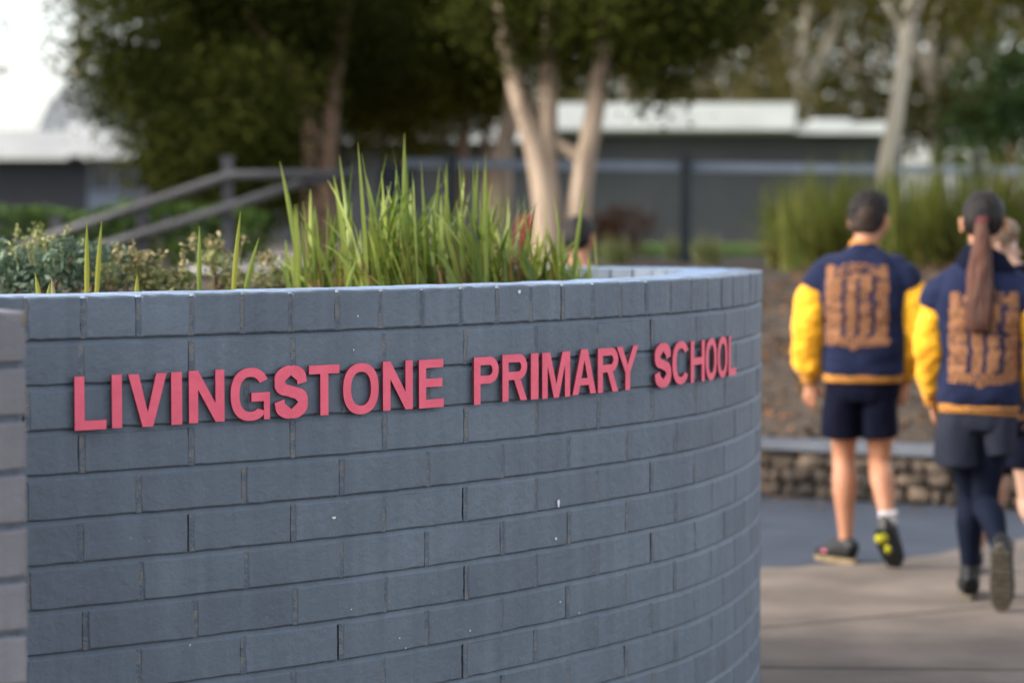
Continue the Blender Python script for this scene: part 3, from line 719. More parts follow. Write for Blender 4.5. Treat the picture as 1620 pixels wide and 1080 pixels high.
# inside the planter
labs = ["strap leaved clump at the left end of the planter's tall green row", "tall strap leaved clump with the highest blades, left of middle", "dense strap leaved clump in the middle of the planter row", "strap leaved clump in front of the thin brown trunk", "strap leaved clump in front of the forked pale tree", "low strap leaved clump at the right end of the planter row"]
for k, (x, Y, n, h, ww) in enumerate([(520,6.3,60,.28,.012),(600,6.2,80,.40,.014),(680,6.5,100,.36,.014),(755,6.4,90,.36,.014),(830,6.6,90,.28,.013),(890,6.9,60,.18,.012)]):
    p = P(x, 440, Y)
    clump("strap_plant", (p.x, p.y, SOIL), labs[k], "plant", "strap leaved plants in the planter",
          [("leaf", M['lf_blade'], dict(n=n, h0=h*.45, h1=h*1.08, spread=.85, w0=ww, lean=.55, base_r=.11, droop=.4)),
           ("dry_leaf", M['lf_brown'], dict(n=n//3, h0=h*.2, h1=h*.62, spread=1.1, w0=.009, lean=.8, base_r=.11, droop=.6))])
# lone tall blades
def tall_leaf(x, y0, y1, Y, lean, label, m='lf_yellow', w=.013, n=1):
    p = P(x, 455, Y); h = P(x, y0, Y).z-SOIL
    o = tag(empty("leaf_shoot", (p.x, p.y, SOIL)), label, "shoot", "single shoots along the planter edge")
    V = []; F = []; T = []
    for q in range(n):
        hh = h*(1-.25*q); dx = lean*h+.02*q; sg = 8; b = len(V)
        for k in range(sg+1):
            t = k/sg; ww = w*(.55+.9*t*(1-t)*1.3)*(1-t**4)+.001
            c = Vector((dx*t**1.4+.012*q, .01*t, hh*t))
            V += [c-Vector((ww*.5, 0, 0)), c+Vector((0, -ww*.18, 0)), c+Vector((ww*.5, .001, 0))]; T += [.2+.6*t]*3
        for k in range(sg):
            o_ = b+k*3; F += [(o_, o_+1, o_+4, o_+3), (o_+1, o_+2, o_+5, o_+4)]
    np_mesh("leaf", [tuple(v) for v in V], F, M[m], o, T)
tall_leaf(137, 353, 455, 5.5, 0, "tall yellow shoot left of the budding yellow stem")
tall_leaf(152, 350, 455, 5.55, .06, "tall yellow shoot bearing a small bud beside its twin")
tall_leaf(64, 432, 458, 5.3, -.15, "short yellow stub at the left end of the planter", n=2)
tall_leaf(86, 440, 458, 5.3, -.1, "tan tipped short stub right of the yellow stub", 'lf_tan')
tall_leaf(215, 434, 458, 5.4, .02, "short yellow blade in front of the low grey green shrub")
tall_leaf(315, 358, 455, 5.6, 0, "upright pale green blade left of the tallest yellow shoot", 'lf_blade')
tall_leaf(368, 335, 455, 5.6, .08, "tallest yellow green shoot curving right, before the pale path")
tall_leaf(385, 376, 455, 5.7, .22, "green blade leaning right in front of the pale path", 'lf_blade')
tall_leaf(545, 405, 455, 5.7, .25, "bent yellow green blade curling over at the foot of the strap leaves", 'lf_blade', .014)
tall_leaf(478, 255, 440, 6.3, -.16, "longest arching green blade, leaning left of the tall row", 'lf_blade', .018)
tall_leaf(500, 300, 440, 6.3, -.05, "thin upright green blade over the twin brown stems", 'lf_blade', .013)
tall_leaf(560, 245, 440, 6.3, -.10, "yellow green blade leaning left above the strap leaves", 'lf_blade', .016)
tall_leaf(640, 210, 440, 6.3, 0, "highest upright green blade in the planter", 'lf_blade', .018)
tall_leaf(770, 265, 440, 6.3, -.02, "upright green blade before the slim trunk", 'lf_blade', .018)
tall_leaf(905, 300, 440, 6.6, .12, "long green blade leaning right over the pale forked trunk", 'lf_blade', .014)
# shrubs in the planter, left
for k, (x, y, Y, r, m, lab) in enumerate([(15,405,6.4,.12,'lf_blue',"blue green shrub at the left edge of the planter"),(75,412,6.2,.11,'lf_blue',"blue green shrub beside the yellow shoots"),(130,418,6.6,.10,'lf_blue',"low blue green shrub below the handrail's lower end"),
        (195,428,6.3,.08,'lf_olive',"low olive shrub with tan buds below the middle handrail post"),(255,432,6.3,.065,'lf_olive',"small olive shrub with dry tan flower heads"),(345,415,6.8,.075,'lf_olive',"olive shrub with tan tips in front of the dark hedge end"),(440,432,6.9,.06,'lf_olive',"low olive tuft in front of the pale path")]):
    p = P(x, y, Y); z = SOIL; h = p.z-z
    bl = [(rng.uniform(-.9, .9)*r, rng.uniform(-.7, .7)*r, max(.02, h*rng.uniform(.3, 1.15)), r*rng.uniform(.4, .65)) for _ in range(9)]
    o = shrub("shrub", (p.x, p.y, z), lab, "shrub", None, M[m], n=3800 if k < 3 else 3000, leaf=.030 if k < 3 else .026, per=8, spread=.014, blobs=bl, group="low shrubs in the planter", aspect=.42)
    for _ in range(9):
        c = np.array([rng.uniform(-1, 1)*r, rng.uniform(-.6, .6)*r, h*rng.uniform(.9, 1.4)+.03]); n = 16
        C = c+rng.normal(size=(n, 3))*np.array([.006, .006, .010]); V_, F_ = leaves_geo(C, .014, .6)
        st, sf = tube_geo([(c[0]*.8, c[1]*.8, c[2]*.6), tuple(c)], [.0016, .0012], 4, False)
        sf = [tuple(v+len(V_) for v in f) for f in sf]
        np_mesh("flower_head", np.concatenate([V_, np.array([tuple(v) for v in st])]), np.concatenate([F_, np.array(sf)]), M['lf_tan'] if k > 2 else M['lf_olive'], o, np.concatenate([np.repeat(rng.uniform(0, 1, n), 4), np.full(len(st), .8)]))
# strappy grasses on the bank at the right
gl = ["grassy tussock at the left end of the bank row", "grassy tussock left of the boy's head", "grassy tussock just behind the boy's head", "grassy tussock between the two children's heads", "grassy tussock left of the ponytailed girl's head", "grassy tussock behind the ponytailed girl's head", "grassy tussock at the right edge of the bank row", "brown based tussock in front, between boy and girl", "brown based tussock in front, left of the boy"]
for k, (x, Y, h) in enumerate([(1265,18.4,.72),(1325,17.9,.78),(1390,18.2,.78),(1450,17.8,.84),(1505,18.3,.82),(1560,17.8,.84),(1625,18.0,.84),(1440,17.0,.7),(1290,17.2,.62)]):
    p = P(x, 400, Y); zz_ = terr(p.x, p.y)
    clump("tussock", (p.x, p.y, zz_-.02), gl[k], "plant", "grassy tussocks on the bank",
          [("leaf", M['lf_blade2'], dict(n=430, h0=h*.4, h1=h*1.25, spread=.9, w0=.018, lean=.65, base_r=.26, droop=.5)),
           ("dry_leaf", M['lf_brown'], dict(n=190, h0=h*.2, h1=h*.75, spread=1.1, w0=.018, lean=.9, base_r=.2, droop=.6))])
p = gz(985, 20.5)
shrub("red_shrub", p, "rounded red brown shrub in front of the grey building", "shrub", (.38, .34, .38), M['lf_red'], n=420, leaf=.045, per=18, spread=.05)
for u_, t_, hh, lab in [(.12, 1.0, .22, "small olive tuft low on the bank beside the planter wall"), (.35, 2.3, .2, "small olive tuft halfway up the bank left of the boy"), (1.15, 1.7, .18, "small olive tuft on the bank between boy and girl"), (-.5, 3.3, .22, "small olive tuft near the top of the bank by the planter")]:
    p = bank(u_, t_); p.z = bank_h(u_, t_)-.02
    clump("grass_tuft", p, lab, "plant", "small tufts on the bank", [("leaf", M['lf_blade2'], dict(n=110, h0=.06, h1=hh, spread=1.0, w0=.012, lean=.8, base_r=.10, droop=.5)), ("dry_leaf", M['lf_brown'], dict(n=60, h0=.05, h1=hh*.8, spread=1.1, w0=.012, lean=.9, base_r=.12, droop=.6))])
for x, Y, lab in [(1075, 21.5, "pale green tuft below the dark fence post"), (1120, 19.5, "pale green tuft on the edge of the lawn near the planter"), (975, 19.0, "pale tuft in front of the red brown shrub")]:
    p = gz(x, Y)
    clump("grass_tuft", p, lab, "plant", "pale tufts by the lawn", [("leaf", M['lf_olive'], dict(n=130, h0=.12, h1=.3, spread=.9, w0=.014, lean=.6, base_r=.12))])
# leaf litter on the bank
n = 5200; C = []
for _ in range(n):
    u, t = rng.uniform(-1.5, 6), rng.uniform(.15, 5.5); q = bank(u, t); C.append((q.x, q.y, bank_h(u, t)+rng.uniform(.0, .05)))
v, f = leaves_geo(np.array(C), .065, .5); v[:, 2] = np.maximum(v[:, 2], .2)
for _ in range(150):
    u, t = rng.uniform(-2, 4.5), -abs(rng.normal(0, .35))-.06; q = bank(u, t); a = rng.uniform(0, 6.3); L_ = rng.uniform(.02, .045)
    d_ = np.array([math.cos(a), math.sin(a), rng.uniform(-.1, .1)])*L_; e_ = np.array([-math.sin(a), math.cos(a), .1])*L_*.4; c_ = np.array([q.x, q.y, .013])
    f = np.vstack([f, [len(v), len(v)+1, len(v)+2, len(v)+3]]); v = np.vstack([v, c_-d_, c_+e_, c_+d_, c_-e_]); n += 1
tag(np_mesh("leaf_litter", v, f, M['litter'], None, np.repeat(rng.uniform(0, 1, n), 4)), "dry brown leaf litter covering the sloping bank behind the low stone edge", "leaf litter", kind='stuff')
# lawn blades near its front edge
n = 9000; C = np.stack([rng.uniform(.6, 4.2, n), rng.uniform(23.2, 30, n), np.full(n, TZ+.03)], 1)
v, f = leaves_geo(C, .09, .2, up=1.2); tag(np_mesh("grass", v, f, M['lf_hedge'], None, np.repeat(rng.uniform(0, 1, n), 4)), "short green lawn grass before the grey building", "grass", kind='stuff')

# ------------------------------------------------------------------ low stone edge
lw = tag(empty("low_stone_wall", A), "low edge of stacked brown stones under a grey timber board", "wall")
bm = bmesh.new()
for row in range(3):
    u = -14.0+rng.uniform(0, .1)
    while u < 5:
        fine = u > -1
        ww = rng.choice([.06, .09, .12, .19]) if fine else rng.uniform(.2, .3); hh = .075
        c = LD*(u+ww/2) + LN*(.06+rng.uniform(-.015, .015)) + Vector((0, 0, .035+row*.072+rng.uniform(-.008, .008)))
        r = bmesh.ops.create_icosphere(bm, subdivisions=2, radius=1)
        for v in r['verts']:
            k = 1+.42*noise.noise(v.co*1.5+Vector((u*9, row*5, 0)))
            q = v.co.copy(); q = Vector((math.copysign(abs(q.x)**.5, q.x), math.copysign(abs(q.y)**.6, q.y), math.copysign(abs(q.z)**.5, q.z)))
            q *= k; v.co = c + LD*(q.x*ww*.52) + LN*(q.y*.07) + Vector((0, 0, q.z*hh*.5))
        u += ww*rng.uniform(.88, 1.05)
me = bpy.data.meshes.new("stone_face"); bm.to_mesh(me); bm.free(); me.materials.append(M['stone'])
me.polygons.foreach_set("use_smooth", [True]*len(me.polygons)); link("stone_face", me, lw)
Rl = Matrix.Rotation(math.atan2(LD.y, LD.x), 4, 'Z'); mb = MB()
for a, b in [(-14, -6.02), (-6, -2.02), (-2, 1.498), (1.502, 5)]: mb.box((a, -.03, .236), (b, .145, .282), 0, Rl)
mb.obj("timber_board", M['timber'], lw)
mb = MB(); mb.box((-14, .075, -.02), (5, .2, .22), 0, Rl); mb.obj("backing", M['earth'], lw)

# ------------------------------------------------------------------ handrail and fence
hr = tag(empty("handrail", gz(225, 16, .5)), "grey metal stair handrail with two sloping rails and square posts", "handrail")
for x, yt, Y in [(90, 345, 16), (225, 300, 16), (360, 250, 16)]:
    t = local(hr, P(x, yt, Y)); b = Vector((t.x, t.y, local(hr, (0, 0, terr(P(x, yt, Y).x, Y))).z))
    mb = MB(); mb.box((t.x-.035, t.y-.03, b.z), (t.x+.035, t.y+.03, t.z)); mb.box((t.x-.048, t.y-.038, t.z), (t.x+.048, t.y+.038, t.z+.012)); mb.obj("post", M['postgrey'], hr)
def railq(pts, r): 
    mb = MB(); mb.tube([local(hr, p) for p in pts], [r]*len(pts), 12, ref=(0, 1, 0)); mb.obj("rail", M['steel'], hr, True)
railq([P(30, 391, 15.92), P(200, 333, 15.92), P(352, 281, 15.92), P(370, 277, 15.92), P(560, 275, 15.92)], .030)
railq([P(110, 407, 15.92), P(225, 370, 15.92), P(360, 328, 15.92), P(470, 291, 15.92), P(560, 278, 16.4)], .031)
fn = tag(empty("fence", gz(1085, 20)), "low metal fence with blue grey top rail running before the grey building", "fence")
FY = 20.2
def fz(x): return 262+(x-945)*.013
mb = MB()
Pa, Pb = P(640, fz(640), FY), P(1900, fz(1900), FY)
for sgn in (0,):
    mb.box((local(fn, Pa).x, local(fn, Pa).y-.03, 0), (local(fn, Pb).x, local(fn, Pa).y+.03, .07))
    for k in range(len(mb.V)): x, y, z = mb.V[k]; f_ = (x-local(fn, Pa).x)/(local(fn, Pb).x-local(fn, Pa).x); mb.V[k] = (x, y, z+local(fn, Pa).z+(local(fn, Pb).z-local(fn, Pa).z)*f_-.035)
mb.obj("top_rail", M['bluerail'], fn)
for x in (715, 1085, 1545, 1800):
    t = local(fn, P(x, 245, FY-.05)); mb = MB(); mb.box((t.x-.045, t.y-.03, 0), (t.x+.045, t.y+.03, t.z)); mb.box((t.x-.05, t.y-.035, t.z), (t.x+.05, t.y+.035, t.z+.014)); mb.obj("post", M['dsteel'], fn)
x0 = local(fn, P(1460, 270, FY)).x; mb = MB()
for k in range(22):
    x = x0+.125*k; mb.tube([(x, .2, .08), (x, .2, local(fn, P(1500, 268, FY)).z)], [.011, .011], 8)
mb.box((x0-.05, .185, .09), (x0+2.75, .215, .12)); mb.obj("paling", M['dsteel'], fn)

# ------------------------------------------------------------------ buildings
def bbox(parent, name, x0, x1, y0, y1, Y, dep, m, dY=0):
    a = local(parent, P(x0, y1, Y)); b = local(parent, P(x1, y0, Y)); mb = MB()
    mb.box((a.x, dY, a.z), (b.x, dY+dep, b.z)); return mb.obj(name, m, parent)
bl_ = tag(empty("school_building", gz(900, 36, 1.0)), "long low grey school building with a white flat roof fascia behind the fence", "building")
Yb = 36
mb = MB(); a = local(bl_, P(420, 380, Yb)); b = local(bl_, P(1395, 213, Yb))
mb.box((a.x, 0, -.02), (b.x, 7, b.z))
x = a.x+.1                                     # ribs of the cladding
while x < b.x-.1: mb.box((x, -.008, .0), (x+.03, -.001, b.z-.03)); x += .15
mb.obj("wall", M['wallgrey'], bl_)
bbox(bl_, "fascia", 880, 1252, 166, 207, Yb, .25, M['white'], -.55); bbox(bl_, "fascia", 1254, 1402, 196, 213, Yb, .25, M['white'], -.5)
bbox(bl_, "fascia", 400, 878, 196, 226, Yb, .25, M['white'], -.5)
a = local(bl_, P(400, 200, Yb)); b = local(bl_, P(1430, 200, Yb)); mb = MB(); mb.box((a.x, -.25, b.z-.12), (b.x-.3, 7.3, b.z-.01)); mb.obj("roof", M['roofpale'], bl_)
bbox(bl_, "roof_plant", 1305, 1362, 184, 197, Yb, 1.2, M['white'], 1.0)
for x0_, x1_ in ((600, 650), (460, 520)):
    bbox(bl_, "window", x0_, x1_, 262, 330, Yb, .03, M['glass'], -.05); 
bbox(bl_, "wall_end", 1397, 1442, 222, 384, Yb, 5, M['walldark'], .8)
bL = tag(empty("classroom_building", gz(60, 40, 1.0)), "dark classroom block with white eaves and a raised pale roof at the left", "building")
YL = 40
a = local(bL, P(-260, 340, YL)); b = local(bL, P(330, 252, YL)); mb = MB(); mb.box((a.x, 0, -.02), (b.x, 8, b.z)); mb.obj("wall", M['walldark'], bL)
bbox(bL, "fascia", -280, 335, 208, 248, YL, .3, M['white'], -.6)
a = local(bL, P(-280, 215, YL)); b = local(bL, P(335, 211, YL)); mb = MB(); mb.box((a.x, -.3, a.z), (b.x, 8.4, b.z)); mb.obj("roof", M['roofpale'], bL)
wn = bbox(bL, "window", 150, 214, 254, 300, YL, .05, M['glass'], -.06)
fr = MB(); a = local(bL, P(142, 305, YL)); b = local(bL, P(220, 250, YL))
for q in ((a.x, b.x, a.z-.02, a.z+.05), (a.x, b.x, b.z-.03, b.z)): fr.box((q[0], -.09, q[2]), (q[1], -.005, q[3]))
for xx in (a.x, (a.x+b.x)/2-.02, b.x-.06): fr.box((xx, -.092, a.z+.05), (xx+.05, -.004, b.z-.03))
fr.obj("window_frame", M['sillblue'], bL)
bbox(bL, "panel", 140, 330, 303, 345, YL, .04, M['sillblue'], -.045)
pts = [P(58, 206, 42), P(78, 160, 42), P(116, 120, 42), P(160, 128, 42), P(164, 206, 42)]
V = [tuple(local(bL, p)) for p in pts]; n = len(V); V2 = [(v[0], v[1]+4, v[2]) for v in V]
mesh_obj("raised_roof", V+V2, [tuple(range(n)), tuple(reversed(range(n, 2*n)))]+[(i, i+n, (i+1) % n+n, (i+1) % n) for i in range(n)], M['roofpale'], bL)
bbox(bL, "skylight", 112, 158, 196, 212, YL, .3, M['white'], -.3)

# red bag by the forked tree
bagp = gz(846, 17.3); bag = tag(empty("school_bag", bagp), "red bag standing on the ground behind the forked pale trunk", "bag")
mb = MB(); limb(mb, [(0, 0, .06, .12, .06), (0, 0, .10, .14, .075), (0, 0, .3, .14, .075), (0, 0, .38, .10, .06), (0, 0, .40, .04, .03)], 4, 16, power=3); mb.box((-.13, -.07, .0), (.13, .07, .09)); fuse(mb, "body", M['bagred'], bag, .012, 3)
mb = MB(); mb.tube(catmull([(-.04, 0, .39), (-.03, 0, .44), (.03, 0, .44), (.04, 0, .39)], 4), [.008]*13, 8); mb.obj("handle", M['shoe'], bag, True)

# ------------------------------------------------------------------ people
def rot(yaw, pitch=0, roll=0): return Matrix.Rotation(yaw, 3, 'Z') @ Matrix.Rotation(pitch, 3, 'X') @ Matrix.Rotation(roll, 3, 'Y')
def head_parts(mb, c, R, s=1.0, ears=True):
    """head with its face towards local +y"""
    c = Vector(c)
    def q(x, y, z): return c + R @ Vector((x, y, z))*s
    ellip(mb, q(0, -.012, .028), (.073*s, .088*s, .083*s), R); ellip(mb, q(0, .018, -.03), (.058*s, .066*s, .08*s), R)
    ellip(mb, q(0, .055, -.088), (.026*s, .024*s, .02*s), R)                        # chin
    limb(mb, [tuple(q(0, .076, .015))+(.007*s,), tuple(q(0, .090, -.012))+(.009*s,), tuple(q(0, .098, -.028))+(.013*s,), tuple(q(0, .082, -.036))+(.009*s,)], 3, 10)   # nose
    ellip(mb, q(0, .080, -.058), (.022*s, .010*s, .006*s), R); ellip(mb, q(0, .078, -.068), (.019*s, .010*s, .006*s), R)   # lips
    for sx in (-1, 1):
        ellip(mb, q(sx*.030, .076, .026), (.022*s, .010*s, .007*s), R)               # brow
        ellip(mb, q(sx*.042, .055, -.025), (.022*s, .022*s, .02*s), R)               # cheek
        if ears:
            Re = R @ Matrix.Rotation(sx*-.35, 3, 'Z'); ellip(mb, q(sx*.079, -.004, -.012), (.007*s, .019*s, .031*s), Re); ellip(mb, q(sx*.083, -.012, .002), (.007*s, .012*s, .018*s), Re)
    return q
def hand(mb, wpt, d, back, thumb, s=1.0, curl=.5):
    """palm, four fingers and a thumb; d = hand direction, back = normal out of the back of the hand"""
    w_ = Vector(wpt); d = Vector(d).normalized(); bk = Vector(back); bk = (bk-d*bk.dot(d)).normalized(); sd = Vector(thumb); sd = (sd-d*sd.dot(d)-bk*sd.dot(bk)).normalized()
    def q(a, b, c): return w_ + d*a*s + sd*b*s + bk*c*s
    V, F = tube_geo([q(-.02, 0, 0), q(.0, 0, 0), q(.03, .002, 0), (q(.065, .002, .001)), q(.078, .002, 0)], [(.019*s, .017*s), (.022*s, .015*s), (.031*s, .014*s), (.033*s, .012*s), (.028*s, .009*s)], 14, True, sd); mb.add(V, F)
    for k, (off, ln) in enumerate([(.026, .060), (.009, .068), (-.009, .063), (-.025, .050)]):
        p0 = q(.062, off, .002); c1 = curl*(.5+.12*k); pts = [p0]; a = c1*.5; p = p0
        for seg in (.42, .33, .25):
            dd = d*math.cos(a) - bk*math.sin(a); p = p + dd*ln*seg*s; pts.append(p); a += c1
        limb(mb, [tuple(pts[0])+(.0088*s,), tuple(pts[1])+(.0082*s,), tuple(pts[2])+(.0075*s,), tuple(pts[3])+(.006*s,)], 4, 10)
    pts = [q(.012, .018, -.003), q(.034, .040, -.012), q(.056, .047, -.022), q(.074, .044, -.030)]
    limb(mb, [tuple(pts[0])+(.012*s,), tuple(pts[1])+(.0105*s,), tuple(pts[2])+(.009*s,), tuple(pts[3])+(.0065*s,)], 4, 10)
def shoe(parent, ankle, yaw, pitch, s, upper, solem, high=0.0, toe=None, name="shoe"):
    """ankle joint .07 above the heel; toes to local +y; pitch tips the toes down"""
    R = Matrix.Rotation(yaw, 3, 'Z') @ Matrix.Rotation(-pitch, 3, 'X'); an = Vector(ankle)
    def q(x, y, z): return an + R @ (Vector((x, y, z-.075))*s)
    mb = MB()
    V, F = [], []
    rows = [(-.052, .020, .030, .040), (-.040, .030, .040, .046), (0, .033, .045, .052), (.05, .036, .042, .044), (.10, .041, .033, .030), (.145, .037, .026, .022), (.172, .022, .018, .014)]
    V, F = tube_geo([q(0, r[0], .014+r[3]*.95) for r in rows], [(r[1]*s, r[3]*s) for r in rows], 18, True, R @ Vector((1, 0, 0)), 2.6); mb.add(V, F)
    limb(mb, [tuple(q(0, -.008, .04))+(.036*s,), tuple(q(0, -.006, .075))+(.036*s,), tuple(q(0, -.004, .09+high))+(.035*s,)], 3, 16)
    o = fuse(mb, name, upper, parent, .005, 3)
    ms = MB(); out = []
    for a in np.linspace(0, 2*PI, 29)[:-1]:
        y = .06+.121*math.sin(a); wd = .037+.008*math.sin(a)-.005*math.cos(2*a)
        out.append((wd*math.cos(a)*(1+.0*a), y))
    n = len(out); z0, z1 = 0, .024
    Vv = [q(x, y, z0) for x, y in out]+[q(x*1.04, y*1.0+.0, .012) for x, y in out]+[q(x, y, z1) for x, y in out]
    Ff = [tuple(reversed(range(n))), tuple(range(2*n, 3*n))]
    for k in range(n):
        j = (k+1) % n; Ff += [(k, j, n+j, n+k), (n+k, n+j, 2*n+j, 2*n+k)]
    ms.add(Vv, Ff)
    if toe is not None:                                            # tread bars under the sole
        for yy in np.arange(-.04, .17, .022):
            wd = .030 if yy < .12 else .022
            a = [q(-wd, yy, -.005), q(wd, yy, -.005), q(wd, yy+.011, -.005), q(-wd, yy+.011, -.005), q(-wd, yy, .002), q(wd, yy, .002), q(wd, yy+.011, .002), q(-wd, yy+.011, .002)]
            ms.add(a, [(0,3,2,1),(4,5,6,7),(0,1,5,4),(1,2,6,5),(2,3,7,6),(3,0,4,7)])
    ms.obj("sole", solem, o)
    return o, q
def smoothed_cap(mb, q, R, s, rows):
    for c, r in rows: ellip(mb, q(*c), tuple(v*s for v in r), R, 0, 28, 18)
def eyes(q, R, s, parent):
    for sx in (-1, 1):
        mb = MB(); ellip(mb, q(sx*.029, .066, .008), (.0115*s, .0115*s, .0115*s), R, 0, 14, 10); ellip(mb, q(sx*.029, .0735, .008), (.0052*s, .0045*s, .0052*s), R, 1, 12, 8)
        mb.obj("eye", [M['eyew'], M['eyed']], parent, True)
def arm_ctrl(sh, el, wr, r=(.043, .036, .034, .024), sc=1.0):
    sh, el, wr = Vector(sh), Vector(el), Vector(wr)
    return [tuple(sh)+(r[0]*sc,), tuple((sh+el)/2)+(r[1]*sc,), tuple(el)+(r[2]*sc*.98,), tuple(el.lerp(wr, .3))+(r[2]*sc,), tuple(wr)+(r[3]*sc,)]
def back_print(jacket, parent, x0, x1, z0, z1, nx, nz, fn, m, dy=.0022, name="back_print"):
    me = jacket.data; bvh = BVHTree.FromPolygons([v.co for v in me.vertices], [tuple(p.vertices) for p in me.polygons])
    V = []; F = []; idx = {}
    def vid(a, b):
        if (a, b) in idx: return idx[(a, b)]
        x, z = x0+(x1-x0)*a/nx, z0+(z1-z0)*b/nz
        h = bvh.ray_cast(Vector((x, -2, z)), Vector((0, 1, 0)))
        if h[0] is None: return None
        idx[(a, b)] = len(V); V.append((x, h[0].y-dy, z)); return idx[(a, b)]
    for a in range(nx):
        for b in range(nz):
            if fn((a+.5)/nx, (b+.5)/nz):
                q = [vid(a, b), vid(a+1, b), vid(a+1, b+1), vid(a, b+1)]
                if None not in q: F.append(tuple(q))
    o = mesh_obj(name, V, F, m, parent, True)
    def text(txt, cx_, cz, size, arch=0.0, shear=0.0):
        cu = bpy.data.curves.new("t", 'FONT'); cu.body = txt; cu.size = size; cu.align_x = 'CENTER'; cu.offset = size*.03; cu.shear = shear; cu.resolution_u = 3
        ob = bpy.data.objects.new("t", cu); COL.objects.link(ob); dg = bpy.context.evaluated_depsgraph_get()
        m2 = bpy.data.meshes.new_from_object(ob.evaluated_get(dg)); bpy.data.objects.remove(ob)
        VV = []
        for v in m2.vertices:
            x, z = cx_+v.co.x, cz+v.co.y+arch*v.co.x**2
            h = bvh.ray_cast(Vector((x, -2, z)), Vector((0, 1, 0))); VV.append((x, (h[0].y if h[0] else -.13)-dy*1.8, z))
        return mesh_obj("back_lettering", VV, [tuple(p.vertices) for p in m2.polygons], m, parent)
    return o, text
def crest(u, v):
    """four columns of small names under an arched heading, solid rounded corners"""
    def h(a, b): return (math.sin(a*127.1+b*311.7)*43758.5453) % 1
    lim = .5-abs(u-.5)
    if v < .10+.05*math.cos((u-.5)*6) and v < .1: pass
    wob = .012*math.sin(v*17+2)+.008*math.sin(v*41)
    cols = [(.02, .265), (.335, .485), (.545, .715), (.785, .98)]
    row = int(v*44)
    if .12 < v < .80:
        for k, (a, b) in enumerate(cols):
            if a+wob*(1 if k else .3) < u < b+wob: return h(int(u*56), row) > .10+.35*(h(row*3, k) < .22)
        return False
    if v >= .80:                      # arched heading, only its loops can be made out
        arch = .985-.55*(u-.5)**2
        if arch-.115 < v < arch-.02 and .14 < u < .86: return h(int(u*40), int((v-arch)*60)) > .42
        if (u < .16 or u > .84) and v < .93-(.35*(.05-lim) if lim < .05 else 0): return lim > .03
        return v < arch-.14 and h(int(u*50), row) > .16
    edge = .045+.06*max(0, .12-lim)*6
    if v > edge and (u < .30 or u > .70): return lim > .03+.25*max(0, .08-v) and h(int(u*50), row) > .08
    return v > .085 and h(int(u*60), row) > .3

